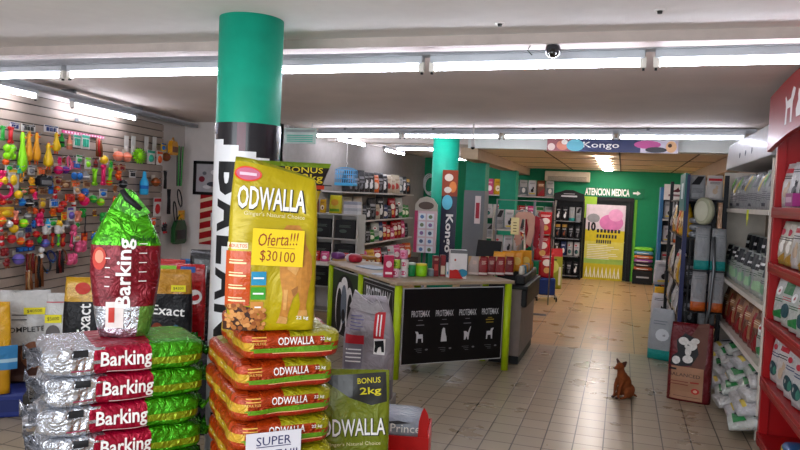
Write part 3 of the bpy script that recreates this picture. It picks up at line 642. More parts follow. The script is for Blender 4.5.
def pouch(name, w, h, t, base, dec, lab, cat, loc, rz, group=None, key=None, band=(), tilt=0, seed=1, neck=.92, rough=.3):
    key = key or (name, w, h, t, base, str(dec), str(band))
    if key in PCACHE: o = copy_tree(PCACHE[key])
    else:
        B = Bag(w, h, t, 3.2, seed+len(PCACHE), .012*h/.4, .06, neck, .85, .2); mb = MB()
        bm_ = film(base, .5, 18, rough)
        B.body(mb, list((a, film(c, .5, 18, rough)) for a, c in band)+[(1.0, bm_)], 24, 9)
        decor(lambda b2, m, e: B.put(mb, b2, m, e), w, h, dec)
        o = mb.build(name); PCACHE[key] = o
    o.location = loc; o.rotation_euler = (tilt, 0, rz)
    return tag(o, lab, cat, group)
def box_item(name, w, d, h, base, dec, lab, cat, loc, rz, group=None, bev=.003):
    key = (name, w, d, h, base, str(dec))
    if key in PCACHE: o = copy_tree(PCACHE[key])
    else:
        mb = MB(); mb.bx(-w/2, w/2, -d/2, d/2, 0, h, M(base, .4), bev)
        decor(lambda b2, m, e: mb.add(b2, m, lambda v: Vector((v.x, -d/2-e+.002, v.y))), w, h, dec)
        o = mb.build(name); PCACHE[key] = o
    o.location = loc; o.rotation_euler = (0, 0, rz); return tag(o, lab, cat, group)
ANIM = lambda c, x=0, y=.35, s=1: [('e', x, y, .16*s, .12*s, c), ('e', x+.1*s, y+.14*s, .09*s, .07*s, c), ('e', x+.06*s, y+.21*s, .03*s, .04*s, c), ('e', x+.15*s, y+.2*s, .03*s, .035*s, c)]
TXT = lambda c, y, x0=-.32, x1=.32, n=2: [('l', x0, y, x1, c, n)]
# designs : base, bands, decor
DES = {
 'white_black': ('b6b4b6', ((.12, '9a9a9e'),), ANIM('1c1c20')+TXT('2a2a30', .82)+[('r', -.35, .12, .35, .2, 'c8b040')]),
 'white_red': ('bcb6b2', (), ANIM('b8a088')+[('r', -.4, .78, .4, .88, 'b42430')]+TXT('333333', .7)),
 'white_gold': ('b8b0a0', ((.1, 'a08030'),), [('p', 'a8802c', [(-.4, .1), (.2, .1), (.42, .5), (.3, .3)])]+ANIM('e8e4dc', 0, .4)+[('e', -.2, .75, .14, .08, 'c03048')]+TXT('404040', .62)),
 'white_green': ('b4b8b2', (), [('p', '1f7a3c', [(-.42, .1), (.42, .1), (.42, .34), (-.42, .2)])]+[('e', -.1, .7, .2, .1, 'f0f0ee'), ('e', -.1, .7, .12, .04, 'b02838', 1)]+TXT('2c5a34', .52)),
 'green_top': ('b0b6ae', (), [('r', -.4, .7, .4, .95, '1c6a34'), ('e', 0, .35, .25, .16, '284a50')]+TXT('b02838', .62)),
 'white_photo': ('b8b6b4', (), [('e', -.05, .3, .3, .16, '24424a'), ('e', .1, .28, .12, .1, '3d7a6a', 1), ('e', -.15, .75, .15, .06, 'b83040')]+TXT('30406a', .62)),
 'silver_green': ('8f9092', ((.1, '8a8a8a'),), [('p', '5aa02c', [(-.4, .65), (-.1, .95), (.1, .95), (-.2, .55)])]+TXT('5a5a60', .45, n=4)+[('r', -.2, .1, .2, .18, '404048')]),
 'silver_yellow': ('8f9092', (), [('p', 'c8b020', [(-.35, .55), (.1, .95), (.35, .95), (-.1, .5)])]+TXT('5a5a60', .4, n=4)),
 'silver_black': ('8f9092', (), [('p', '1c1c20', [(-.4, .6), (.0, .95), (.4, .95), (.1, .6)])]+TXT('5a5a60', .42, n=4)),
 'dark_top': ('a0a69e', (), [('r', -.42, .68, .42, .97, '1a1a1e'), ('r', -.3, .78, .3, .84, 'e8e8e8', 1), ('r', -.3, .15, .3, .4, '9cc49a')]+TXT('3a5a40', .58)),
 'dark_top2': ('9ca09e', (), [('r', -.42, .6, .42, .97, '20262a'), ('e', 0, .3, .2, .14, '7aa888')]+TXT('505858', .5)),
 'brown_red': ('6a3c26', (), [('p', '8a1820', [(-.42, .05), (.42, .05), (.42, .55), (-.1, .3)]), ('r', -.3, .6, .3, .8, 'a87850')]+TXT('e8d8c0', .74)),
 'kraft_red': ('a0714a', ((.2, '74141c'),), [('r', .1, .2, .4, .9, '8a1820')]+TXT('f0e0d0', .6, -.35, .05)),
 'red': ('a8141c', (), [('e', 0, .6, .28, .14, 'e8dcd0'), ('e', 0, .3, .2, .12, 'd8a860')]+TXT('f0e0d8', .85)),
 'black': ('18181c', (), [('r', -.3, .6, .3, .72, '8a8a90')]+TXT('a0a0a8', .5)+ANIM('6a6a70', 0, .22, .8)),
 'black_white': ('1a1a1e', (), ANIM('d8d8d8', -.05, .35, 1.3)+TXT('d0d0d0', .8)),
 'black_gold': ('16161a', (), [('r', -.42, .78, .42, .98, 'a8802c')]+ANIM('8a4020', 0, .3, 1)+TXT('e0e0e0', .66)),
 'cream': ('a89c88', (), [('e', 0, .4, .22, .16, 'a03830')]+TXT('6a4a38', .75)),
 'navy': ('1c2c58', (), [('e', 0, .35, .3, .18, 'd8d4cc')]+TXT('e0e0f0', .75)),
 'yellow': ('c89a14', (), [('e', 0, .4, .28, .18, 'e8dcc0'), ('e', .05, .38, .14, .1, '70401c', 1)]+TXT('7a1c14', .8)),
 'orange': ('c4581a', (), [('e', 0, .4, .28, .2, 'e0d8cc')]+TXT('f0e8dc', .8)),
 'pink': ('c8487a', (), [('e', 0, .4, .28, .18, 'ecdce0')]+TXT('f4e8ec', .78)),
 'green': ('2e7a2a', (), [('e', 0, .4, .28, .18, 'e0e4cc')]+TXT('f0f0dc', .78)),
 'teal_base': ('8c8e90', ((.22, '1f8a86'),), [('e', 0, .55, .24, .14, '8a8c90')]+TXT('707478', .82)),
 'orange_base': ('8c8a8c', ((.22, 'b8561e'),), [('e', 0, .55, .24, .14, '8a8c90')]+TXT('707478', .82)),
 'grey_box': ('989894', (), [('r', -.4, .1, .4, .55, '5a6468'), ('e', 0, .35, .2, .16, 'c8c8c4', 1)]+TXT('30343a', .85)),
}
DW = {'white_black': 'white pouch with a black animal', 'white_red': 'white pouch with a red band', 'white_gold': 'white and gold pouch', 'white_green': 'white pouch with green foot', 'green_top': 'green-topped white pouch', 'white_photo': 'white pouch with dark picture',
      'silver_green': 'silver bag with a green stripe', 'silver_yellow': 'silver bag with a yellow stripe', 'silver_black': 'silver bag with a black stripe', 'dark_top': 'pale green pouch with black top', 'dark_top2': 'grey pouch with dark top', 'brown_red': 'brown and dark red bag', 'kraft_red': 'kraft brown bag with red side',
      'red': 'red bag', 'black': 'black bag', 'black_white': 'black bag with white animal', 'black_gold': 'black bag with gold top', 'cream': 'cream bag', 'navy': 'navy blue bag', 'yellow': 'yellow bag', 'orange': 'orange bag', 'pink': 'pink bag', 'green': 'green bag', 'teal_base': 'silver pouch with teal foot', 'orange_base': 'silver pouch with orange foot', 'grey_box': 'grey pack with a dark picture'}
def prod(des, w, h, t, loc, rz, lab, group=None, tilt=0, cat='pet food bag'):
    b, bands, dec = DES[des]
    return pouch('pet_food_bag', w, h, t, b, dec, lab, cat, loc, rz, group, (des, w, h, t), bands, tilt)
def row(designs, a, b, w, h, t, rz, where, group, end='the near end', jit=.02, hj=None):
    a, b = Vector(a), Vector(b); n = len(designs); rnd = random.Random(n*7+len(where))
    for i, d in enumerate(designs):
        p = a.lerp(b, (i+.5)/n); hh = h*(hj[i % len(hj)] if hj else 1)
        prod(d, w, round(hh, 3), t, p, rz+rnd.uniform(-1, 1)*jit*2, '%s %s, %s from %s' % (DW[d], where, ORD[i], end), group)
FACEX = -PI/2      # local front turned to -X (the aisle)
FACEPX = PI/2      # local front turned to +X

# ------------------------------------------------------------------ bags left, before the toy wall
def bigbag(px, py_top, d, zb, w, t, rz, lab, base, fn, bands=None, seed=1, top=.06, hd=None):
    g = ray(px, py_top); p = CP+g*d; h = p.z-zb
    o = empty('pet_food_bag', lab, 'pet food bag', (p.x, p.y, zb), rz, 'big bags before the toy wall')
    B = Bag(w, h, t, 3.6, seed, .025, top, .9, .85); mb = MB(); B.body(mb, bands or [(1.0, base)], 36, 16); fn(B, mb, h); mb.build('bag_body', o); return o, B, h
def card(o, B, x, q, w, h, txt=None):
    mb = MB(); mb.bx(-w/2, w/2, -.002, 0, -h/2, h/2, M('e2d61c', .5, var=.02))
    if txt: mb.add(text2(txt, w*.7, h*.5, 0, 0, R(3), .002, 0), M('5a5020', .5, var=0), fl(-.0035))
    p = B.front(x, q, .012); pc = mb.build('price_tag'); pc.parent = o; pc.location = p; return pc
DKW = M('b4b2b0', .35, .0, .5, 12, coat=.3)
def f1(B, mb, h):
    B.put(mb, text2('COMPLETE', .33, .045, .0, h*.58, R(3), .01, .03), INK, .006); B.put(mb, poly2([(-.2, 0.01), (.2, 0.01), (.2, h*.45), (-.05, h*.4), (-.2, h*.15)]), M('4a2c20', .5), .004); B.put(mb, ell2(.08, h*.3, .1, .12), M('7a4a30', .5), .006); B.put(mb, poly2([(-.2, h*.55), (-.17, h*.8), (-.15, h*.8), (-.18, h*.55)]), M('46307a', .4), .006)
    for k in range(2): B.put(mb, grid2(-.1, h*(.68+k*.05), .02, h*(.69+k*.05)), INK, .006)
o, B, h = bigbag(26, 290, 6.15, .21, .44, .16, R(38), 'white bag with purple edge and yellow price tag at the far left', None, f1, [(.04, M('3a241c', .4)), (1.0, DKW)], 3); card(o, B, .08, h*.78, .17, .06, '$40500')
def f2(B, mb, h):
    B.put(mb, grid2(-.17, .1, .17, .3, 6, 3), M('c8c4c4', .4), .004); B.put(mb, text2('RAZ', .16, .055, .06, .27, 0, .012, .03), M('8a1824', .5), .006); B.put(mb, poly2([(-.17, .2), (-.09, .2), (-.09, .31), (-.05, .26), (-.05, .34), (-.17, .34)]), M('7a1820', .5), .006)
    B.put(mb, ell2(.08, .48, .1, .11), M('4a4a4e', .5), .005); B.put(mb, ell2(.06, .5, .05, .06), M('c8c4c0', .5), .006); B.put(mb, ell2(-.1, .44, .06, .08), M('5a5454', .5), .005); B.put(mb, grid2(-.16, h*.9, .02, h*.91), M('b03040', .5), .006)
o, B, h = bigbag(68, 293, 6.0, .24, .36, .15, R(34), 'white bag with cat pictures and two yellow price tags at left', None, f2, [(1.0, DKW)], 5); card(o, B, -.1, h*.73, .13, .07, '$5600'); card(o, B, .09, h*.93, .12, .05, '$9000')
def f3(B, mb, h): B.put(mb, text2('Exact', .26, .1, .02, h*.62, PI/2, .012, .03), INKW, .006); B.put(mb, ell2(0, h*.9, .06, .05), M('c03020', .5), .006)
bigbag(84, 277, 5.75, .3, .3, .14, R(30), 'black and gold bag partly hidden behind the upright foil bag', None, f3, [(.78, M('16161a', .4, .1, .4)), (1.0, M('b88a14', .3, .2, .5, coat=.4))], 7)
def f4(B, mb, h): B.put(mb, text2('Exact', .25, .075, .0, h*.56, R(-4), .012, .03), INKW, .006); B.put(mb, ell2(-.08, h*.32, .05, .08), M('7a3018', .5), .005); B.put(mb, ell2(.06, h*.34, .03, .05), M('2a5a7a', .5), .005)
o, B, h = bigbag(171, 269, 5.45, .62, .34, .15, R(26), 'black bag with gold top and yellow tag behind the green foil sacks', None, f4, [(.74, M('141418', .4, .1, .4)), (1.0, M('a87410', .3, .2, .5, coat=.4))], 9); card(o, B, .07, h*.8, .11, .05, '$4300')
def f5(B, mb, h): B.put(mb, ell2(.05, h*.62, .06, .06), INKW, .005); B.put(mb, ell2(.05, h*.62, .04, .03), M('b01824', .5), .006); B.put(mb, grid2(-.08, h*.9, .04, h*.97), M('2858a8', .5), .006); B.put(mb, ell2(-.05, h*.75, .04, .05), M('c8c4c8', .5), .005)
bigbag(191, 264, 5.9, .62, .26, .13, R(22), 'glossy red bag standing between the gold-topped bag and the column', None, f5, [(1.0, M('a00c14', .2, .1, .7, 12, coat=.5))], 11)
bigbag(168, 259, 6.3, .62, .34, .12, R(24), 'red and green topped bag behind the black gold-topped bag', None, lambda B, mb, h: B.put(mb, grid2(-.15, h*.84, .15, h*.92), M('7ab82c', .5), .005), [(1.0, M('a01414', .3, .1, .6, coat=.4))], 13)
bigbag(190, 259, 6.5, .62, .2, .1, R(20), 'blue and yellow pack just behind the glossy red bag', None, lambda B, mb, h: B.put(mb, ell2(0, h*.85, .06, .05), M('e0c030', .5), .005), [(.8, M('d8b020', .4)), (1.0, M('4878b0', .4))], 15)
bigbag(206, 250, 6.4, .0, .3, .2, R(20), 'tall black wrapped bag standing beside the banner column', None, lambda B, mb, h: [B.put(mb, poly2([(-.12+k*.06, .5), (-.1+k*.06, h*.9), (-.09+k*.06, h*.9), (-.11+k*.06, .5)]), M('b0b0b4', .4), .005) for k in range(4)], [(1.0, M('121216', .2, 0, .8, 12, coat=.5))], 17, .3)
def f6(B, mb, h):
    B.put(mb, grid2(-.2, .2, .2, .4, 6, 3), M('3878a8', .4), .005); B.put(mb, grid2(-.2, .26, .2, .29, 6, 2), M('9ab8c8', .4), .006)
bigbag(-9, 302, 5.72, .21, .3, .12, R(44), 'yellow bag with blue band at the left edge of the picture', None, f6, [(.35, M('b07c10', .4)), (1.0, M('c89418', .3, 0, .5, coat=.3))], 19)
o = on_z(20, 392, .0); mb = MB(); ub = M('1c2a6c', .5); mb.bx(-.5, .22, -.42, .2, 0, .2, ub, .02); mb.bx(-.45, .18, -.425, -.2, .05, .15, M('16225a', .5)); q = at_d(26, 290, 6.15); tag(mb.build('blue_crate', loc=(q.x-.06, q.y-.02, 0), rz=R(38)), 'dark blue crate under the white bag at far left', 'crate')
mb = MB(); mb.bx(-.42, .3, -.2, .2, 0, .235, M('2a2624', .7), .01); q = at_d(66, 293, 5.98); tag(mb.build('low_platform', loc=(q.x+.18, q.y+.02, 0), rz=R(34)), 'low dark platform under the white cat-picture bag', 'platform')
mb = MB(); mb.bx(-.42, .42, -.28, .42, 0, .615, M('18181b', .6), .01)
q = at_d(178, 300, 5.75); tag(mb.build('dark_platform', loc=(q.x, q.y+.05, 0), rz=R(24)), 'dark display platform carrying the gold-topped and red bags', 'platform')
PIL = {}
for k in range(5):
    if k < 1:
        P = Pillow(.5, .36, .172, 41, .02, 6, 3.5); mb = MB(); P.body(mb, lambda c: M('15151a', .22, 0, .8, 12, coat=.5), 10); P.put(mb, grid2(-.2, .06, .1, .09, 6, 2), M('7a7a80', .4), .006); PIL['k'] = mb.build('black_sack'); o = PIL['k']
    else: o = copy_tree(PIL['k'])
    q = at_d(196, 400, 4.6); o.location = (q.x-.2, q.y-.32, .175*k); o.rotation_euler = (0, 0, R(30)+(.05 if k % 2 else -.03)); tag(o, 'black plastic sack lying %s of the dark pile between the two stacks' % ['lowest', 'second from the bottom', 'in the middle', 'second from the top', 'topmost'][k], 'sack', 'black sacks between the stacks')

# ------------------------------------------------------------------ return wall: frame and striped panel
fy = 10.28; a, b = on_y(195, 158, fy), on_y(219, 196, fy); cxm, czm = -6.66, 2.12
o = empty('picture_frame', 'black framed picture on the white wall behind the column', 'picture', (cxm, 10.3, czm))
mb = MB(); w_, h_ = .62, .57
for x0, x1, z0, z1 in [(-w_/2, w_/2, h_/2-.05, h_/2), (-w_/2, w_/2, -h_/2, -h_/2+.05), (-w_/2, -w_/2+.05, -h_/2, h_/2), (w_/2-.05, w_/2, -h_/2, h_/2)]: mb.bx(x0, x1, -.04, 0, z0, z1, BLACK)
mb.build('frame', o)
mb = MB(); mb.bx(-w_/2+.05, w_/2-.05, -.02, -.01, -h_/2+.05, h_/2-.05, M('a8a4a8', .2, coat=.5)); 
for (x, z, rx, rz_, c) in [(-.15, -.02, .06, .05, '7a2030'), (-.1, .08, .04, .03, '606068'), (.05, -.1, .1, .04, '3a3a44'), (.12, .1, .1, .05, 'd8d4d8'), (-.05, -.15, .08, .03, 'c8c4c8'), (.15, -.05, .06, .06, '50505a')]: mb.add(ell2(x, z, rx, rz_), M(c, .4), fl(-.022))
mb.build('picture', o)
mb = MB(); mb.bx(-.2, .2, -.02, 0, -.42, .42, M('9c141c', .4))
for k in range(5): mb.add(poly2([(-.2, -.4+k*.17), (.2, -.3+k*.17), (.2, -.24+k*.17), (-.2, -.34+k*.17)]), M('d8c0a0', .5), fl(-.022))
mb.bx(.02, .2, -.03, -.022, -.12, .12, M('d8d4d8', .5))
tag(mb.build('striped_panel', loc=(-6.62, 10.29, 1.42)), 'red and cream striped panel with a white card on the wall under the framed picture', 'panel')

# ------------------------------------------------------------------ counter
A = Vector((-2.25, 7.15, 0)); Bp = Vector((-1.22, 8.13, 0)); Cp = Vector((-3.74, 8.57, 0))
e1 = (Bp-A).normalized(); e2 = (Cp-A).normalized(); L1, L2 = (Bp-A).length, (Cp-A).length; crz = math.atan2(e1.y, e1.x)
ct = empty('sales_counter', 'lime green framed counter with wooden top and black printed panels', 'counter', (A.x, A.y, 0), crz)
PB = M('0a0a0c', .4, coat=.1, var=.02)
mb = MB(); TP = M('a39077', .45); mb.bx(-.05, L1+.05, -.05, .55, 1.02, 1.055, TP, .006); mb.bx(-.05, .55, .55, L2+.05, 1.02, 1.055, TP, .006); mb.build('worktop', ct)
for x, y in [(0, 0), (L1, 0), (0, L2*.5), (0, L2), (L1, .48), (.5, L2), (.5, .52)]:
    mb = MB(); mb.tube([(x, y, 0), (x, y, 1.02)], .042, LIME, 16); mb.build('post', ct)
mb = MB(); mb.bx(.06, L1-.06, .0, .02, .14, .985, M('c8c8c8', .4)); mb.bx(.07, L1-.07, -.004, .0, .15, .975, PB)
for k in range(4):
    cx = .07+(L1-.14)*(k+.5)/4*.94+.06; f = fl(-.006); g = M('c9c9cc', .5, var=0); g2 = M('77777c', .5, var=0)
    mb.add(text2('PROTEMAX', .225, .07, cx, .70, 0, .006, .05), g, f)
    mb.add(grid2(cx-.03, .625, cx+.03, .632), g2 if k < 3 else M('a08a30', .5, var=0), f); mb.add(grid2(cx-.05, .57, cx+.05, .58), M('a08a30', .5, var=0) if k == 3 else g2, f)
    if k == 3: mb.add(grid2(cx-.055, .6, cx+.055, .612), M('a08a30', .5, var=0), f)
    for q in (.39, .37, .35): mb.add(grid2(cx-.02-(q-.35), q-.08, cx+.03, q-.076), g2, f)
    x = cx; y = .45       # little animals
    if k in (0, 3): sgn = 1 if k == 0 else -1; pts = [(-.035, -.06), (-.035, .02), (-.05, .05), (-.02, .045), (-.01, .02), (.03, .02), (.035, -.06), (.022, -.06), (.018, -.02), (-.018, -.02), (-.022, -.06)]
    elif k == 1: sgn = 1; pts = [(-.03, -.06), (-.025, .0), (-.02, .05), (-.01, .075), (.01, .07), (.015, .03), (.03, -.02), (.035, -.06)]
    else: sgn = 1; pts = [(-.03, -.055), (-.03, .0), (-.035, .03), (-.01, .03), (.01, .015), (.035, .075), (.042, .075), (.025, .0), (.02, -.055), (.01, -.055), (.0, -.02), (-.015, -.055)]
    mb.add(poly2([(x+sgn*a*1.2, y+b*1.15) for a, b in (pts if sgn > 0 else pts)]) if sgn > 0 else poly2([(x-a*1.2, y+b*1.15) for a, b in pts][::-1]), g, f)
    mb.add(ell2(cx+.09, .3, .018, .01), g2, f)
mb.build('front_panel', ct, fix=False)
mb = MB(); fs = lambda v: Vector((-.006, -v.x, v.y))
for y0, y1 in ((.06, L2*.5-.05), (L2*.5+.05, L2-.06)):
    mb.bx(0, .02, y0, y1, .14, .985, M('c8c8c8', .4)); mb.bx(-.004, 0, y0+.01, y1-.01, .15, .975, PB)
c1 = -(.06+L2*.5-.05)/2; c2 = -(L2*.5+.05+L2-.06)/2
mb.add(text2('PROTEMAX', .68, .24, c1, .79, 0, .008, .1), M('dcdce0', .5, var=0), fs)
for (x0, y0, x1, y1) in [(c1-.4, .935, c1+.4, .94), (c1-.4, .62, c1+.4, .625), (c1-.4, .62, c1-.395, .94), (c1+.395, .62, c1+.4, .94)]: mb.add(grid2(x0, y0, x1, y1), M('b9b9bd', .5, var=0), fs)
def dg(b, h, e=0): mb.add(b, M(h, .5, var=.1, vs=30), lambda v: Vector((-.006-e*.001, -v.x, v.y)))
dg(grid2(c2-.44, .72, c2+.44, .97), '2a3a22'); dg(ell2(c2+.0, .56, .36, .38, 24), '08090c', 1); dg(ell2(c2-.16, .5, .15, .33, 20), 'f0eeec', 2); dg(ell2(c2-.18, .46, .1, .29, 20), '08090c', 3); dg(ell2(c2+.16, .5, .13, .3, 20), 'e4e2e0', 2); dg(ell2(c2+.19, .46, .09, .26, 20), '08090c', 3)
dg(ell2(c2-.02, .78, .12, .13, 20), 'f0eeec', 3); dg(ell2(c2-.02, .56, .1, .25, 20), '6a7684', 4); dg(ell2(c2-.02, .42, .06, .08), '0c0c10', 5); dg(ell2(c2+.34, .55, .1, .22), 'a8a6a4', 2); dg(ell2(c2+.36, .52, .07, .18), '16171a', 3)
mb.build('side_panel', ct, fix=False)
mb = MB(); mb.bx(.06, L1-.06, .05, .5, .3, .32, M('5a5048', .6)); mb.bx(.06, .5, .6, L2-.06, .3, .32, M('5a5048', .6)); mb.build('lower_shelf', ct)
# desk at the right end
mb = MB(); dk = empty('reception_desk', 'grey sided reception desk with black top right of the lime counter', 'desk', (-1.3, 9.0, 0))
mb.bx(-.19, .2, -.55, .75, .1, .92, M('7f736b', .5), .005); mb.build('desk_body', dk)
mb = MB(); mb.bx(-.17, .19, -.53, .73, 0, .1, BLACK); mb.build('plinth', dk)
mb = MB(); mb.bx(-.2, .27, -.6, .8, .92, .965, BLACK, .008); mb.bx(.17, .26, -.55, .78, .70, .92, BLACK, .02); mb.bx(.1, .22, -.5, .7, .965, 1.08, BLACK, .02); mb.build('black_top', dk)
mb = MB(); mb.bx(-.19, .2, -.1, .75, .965, 1.08, BLACK, .01); mb.build('raised_ledge', dk)
mn = empty('monitor', 'black computer monitor seen from behind on the desk', 'monitor', (-1.7, 9.35, .93), R(-18))
mb = MB(); mb.box((0, 0, .33), (.36, .03, .34), BLACK, rx=R(-12), bev=.01); mb.build('screen', mn); mb = MB(); mb.lathe((0, 0, 0), [(.1, 0), (.1, .012), (.02, .02), (.02, .2)], BLACK); mb.build('stand', mn)
# items on the counter
CT = 1.056
def onctr(px, py): return on_z(px, py, CT)
cr_ = crz
def bi(px, py, w, d, h, base, dec, lab, cat='box', name='product_box', rz=None, dz=0, grp='small goods on the counter'):
    p = onctr(px, py); return box_item(name, w, d, h, base, dec, lab, cat, (p.x, p.y, CT+dz), crz-.35 if rz is None else rz, grp)
bi(388, 277, .11, .1, .25, 'b01c48', [('e', 0, .6, .3, .15, 'e0b8c0'), ('r', -.35, .15, .35, .25, 'f0e0e0')], 'tall magenta box near the left corner of the counter')
bi(435, 276, .07, .1, .24, '6a1820', [('r', -.3, .3, .3, .6, 'a84038')]+TXT('e8c8a8', .85), 'narrow dark red box left of the white and red box')
bi(442, 276, .06, .08, .25, '7c2226', [('r', -.4, .1, .4, .5, 'c8b8a0')], 'dark red box touching the small white one on the counter')
bi(448, 277, .05, .06, .17, 'd4d8dc', [('r', -.4, .2, .4, .4, '2c7a98')], 'small white and blue carton beside the white and red box')
bi(457, 278, .2, .1, .33, 'd6d2d0', [('e', -.15, .1, .34, .22, 'b8201c'), ('e', .25, .2, .3, .14, '2a7c98'), ('r', -.5, .88, .5, 1.0, '6a6a6c'), ('e', -.2, .65, .06, .04, 'b05040'), ('p', 'b8201c', [(-.5, 0), (.3, 0), (.0, .25), (-.5, .3)])], 'largest white box with red and blue print on the counter')
for k, (px, py, dz) in enumerate([(395, 277, 0), (404, 277, 0), (404, 277, .1), (403, 277, .21), (396, 277, .1)]):
    mb = MB(); mb.lathe((0, 0, 0), [(.04, 0), (.046, .01), (.046, .085), (.04, .1)], lambda i: M(['d8b8c0', 'd0c8c8', 'd8ccc8', 'd88ca8', 'a8c83c'][k], .4), 16); mb.add(ell2(0, .05, .03, .025), M('c04068' if k != 4 else '5a8a1c', .5), lambda v: Vector((v.x, -.0465-.0005, v.y)) if abs(v.x) < .001 else Vector((v.x, -math.sqrt(max(0, .0467**2-v.x**2)), v.y)))
    p = onctr(px, py); tag(mb.build('treat_jar', loc=(p.x, p.y, CT+dz)), ['pink and white jar at the lower left of the small jar pile', 'white jar at the lower right of the small jar pile', 'white jar in the middle right of the small jar pile', 'pink jar at the very top of the small jar pile', 'lime green jar upper left of the small jar pile'][k], 'jar', 'pile of small treat jars')
for px, r_, h_, c, c2_, lb in [(411, .05, .16, '1c8a4a', 'c8d8c8', 'dark green jar with pale lid on the counter'), (421, .07, .15, '88c81c', 'e0d040', 'lime green tub with yellow lid on the counter'), (431, .045, .09, '707c80', 'a0a8a8', 'grey glass jar on the counter')]:
    p = onctr(px, 276); o = empty('treat_tub', lb, 'tub', (p.x, p.y, CT)); mb = MB(); mb.lathe((0, 0, 0), [(r_*.9, 0), (r_, .01), (r_, h_*.8), (r_*.9, h_*.82)], M(c, .35), 20); mb.build('tub_body', o)
    mb = MB(); mb.lathe((0, 0, h_*.82), [(r_*.95, 0), (r_*.95, h_*.15), (r_*.5, h_*.18)], M(c2_, .4), 20); mb.build('lid', o)
for k, (px, c) in enumerate([(473, 'b8a8a0'), (482, '8c1c20'), (490, '7c181c'), (499, '8c2024'), (508, '7a1a20')]):
    p = onctr(px, 275+.3*(k % 2)); pouch('treat_pouch', .13, .23, .06, c, [('r', -.45, .05, .45, .16, 'e0d0c8'), ('l', -.1, .75, .3, 'e8c8b8', 4), ('p', 'b89868', [(-.5, .5), (-.2, 1), (-.5, 1)])], [ 'pale pouch beside the white and red box', 'dark red treat pouch, leftmost of the four red ones', 'dark red treat pouch, second of the four red ones', 'dark red treat pouch, third of the four red ones', 'dark red treat pouch at the right end of the counter'][k], 'pouch', (p.x, p.y, CT), crz-.5, 'treat pouches on the counter')
# lying packs on the left arm
for k, (px, py, w, d, h, c, lb) in enumerate([(354, 262, .24, .16, .11, 'b01c34', 'red and white wrapped pack lying on the left arm of the counter'), (338, 259, .2, .15, .1, '6a3070', 'purple pack lying left of the red and white pack'), (372, 268, .42, .25, .02, '98a4b4', 'pale blue magazine lying flat on the counter'), (384, 275, .25, .2, .015, 'b0bcc8', 'grey leaflet lying before the magenta box'), (367, 259, .3, .16, .05, 'a06a1c', 'amber packet lying at the back of the counter')]):
    p = onctr(px, py); P = Pillow(w, d, h, k+60, .004, 4 if h > .05 else 12, 2.6); mb = MB(); P.body(mb, lambda x: M(c, .4, coat=.2) if x.x > -.1 or k != 0 else M('d0c8cc', .4), 6); tag(mb.build('wrapped_pack' if h > .03 else 'leaflet', loc=(p.x, p.y, CT), rz=-.6), lb, 'pack' if h > .03 else 'leaflet', 'things lying on the counter')
# yellow pouches and snack jars on the desk
for k, px in enumerate([505, 511, 517, 523]):
    p = on_y(px, 262, 9.1+k*.1); pouch('treat_pouch', .17, .26, .06, 'd8921c', [('e', 0, .5, .3, .2, 'e0c060')], 'yellow treat pouch on the desk, %s from the left' % ORD[k], 'pouch', (-1.43+.085*k, 8.66+.17*k, 1.081), -.3+.25*k, 'yellow pouches on the desk', key='yp')
for k in range(6):
    mb = MB(); c = ['c8c0b0', '5888a0', 'd8a03c', 'b8b0a8', '3c70a0', 'c87830'][k]; mb.lathe((0, 0, 0), [(.032, 0), (.036, .01), (.036, .07), (.028, .085), (.028, .1)], M(c, .35), 14); tag(mb.build('snack_jar', loc=(-1.14, 8.62+k*.17, 1.082)), '%s small jar on the black desk ledge, %s from the near end' % (['cream', 'blue', 'amber', 'grey', 'dark blue', 'orange'][k], ORD[k]), 'jar', 'jars on the desk ledge')
for k, (c, lb) in enumerate([('3c90c8', 'blue packet standing at the back of the desk'), ('c83c8c', 'magenta packet standing at the back of the desk')]):
    pouch('treat_pouch', .14, .22, .05, c, [('e', 0, .5, .3, .2, 'e0e0e0')], lb, 'pouch', (-1.32+k*.01, 9.55+.12*k, .966), .1)
# ------------------------------------------------------------------ display goods behind the counter
cx_ = -2.9; sp = empty('card_rack', 'white and pink rack of small picture cards with arched top behind the counter', 'rack', (-2.87, 10.35, 0), R(6))
mb = MB(); mb.lathe((0, 0, 0), [(.2, 0), (.2, .02), (.03, .03), (.02, 1.15)], DSTEEL); mb.build('stand', sp)
mb = MB(); mb.bx(-.17, .17, -.04, .04, 1.12, 1.76, M('d0b8c0', .5)); mb.bx(-.17, -.12, -.045, .04, 1.12, 1.76, M('b03060', .5)); mb.prism([(-.17, 1.76), (.17, 1.76), (.17, 1.86), (.1, 1.95), (0, 1.98), (-.1, 1.95), (-.17, 1.86)], -.03, .03, M('b8b0a4', .5)); mb.add(ell2(0, 1.84, .12, .06), M('5a4a40', .5), fl(-.032)); mb.build('rack_panel', sp)
for j in range(5):
    for i in range(2):
        mb = MB(); x = -.05+i*.13; z = 1.67-j*.125; mb.bx(x-.052, x+.052, -.056, -.046, z-.05, z+.05, M('d8dce4', .3, coat=.4)); mb.add(ell2(x, z, .03, .03), M(['5878a8', '6a7a5c', '88689a', '50607c'][(i+j) % 4], .5), fl(-.058)); mb.build('picture_card', sp)
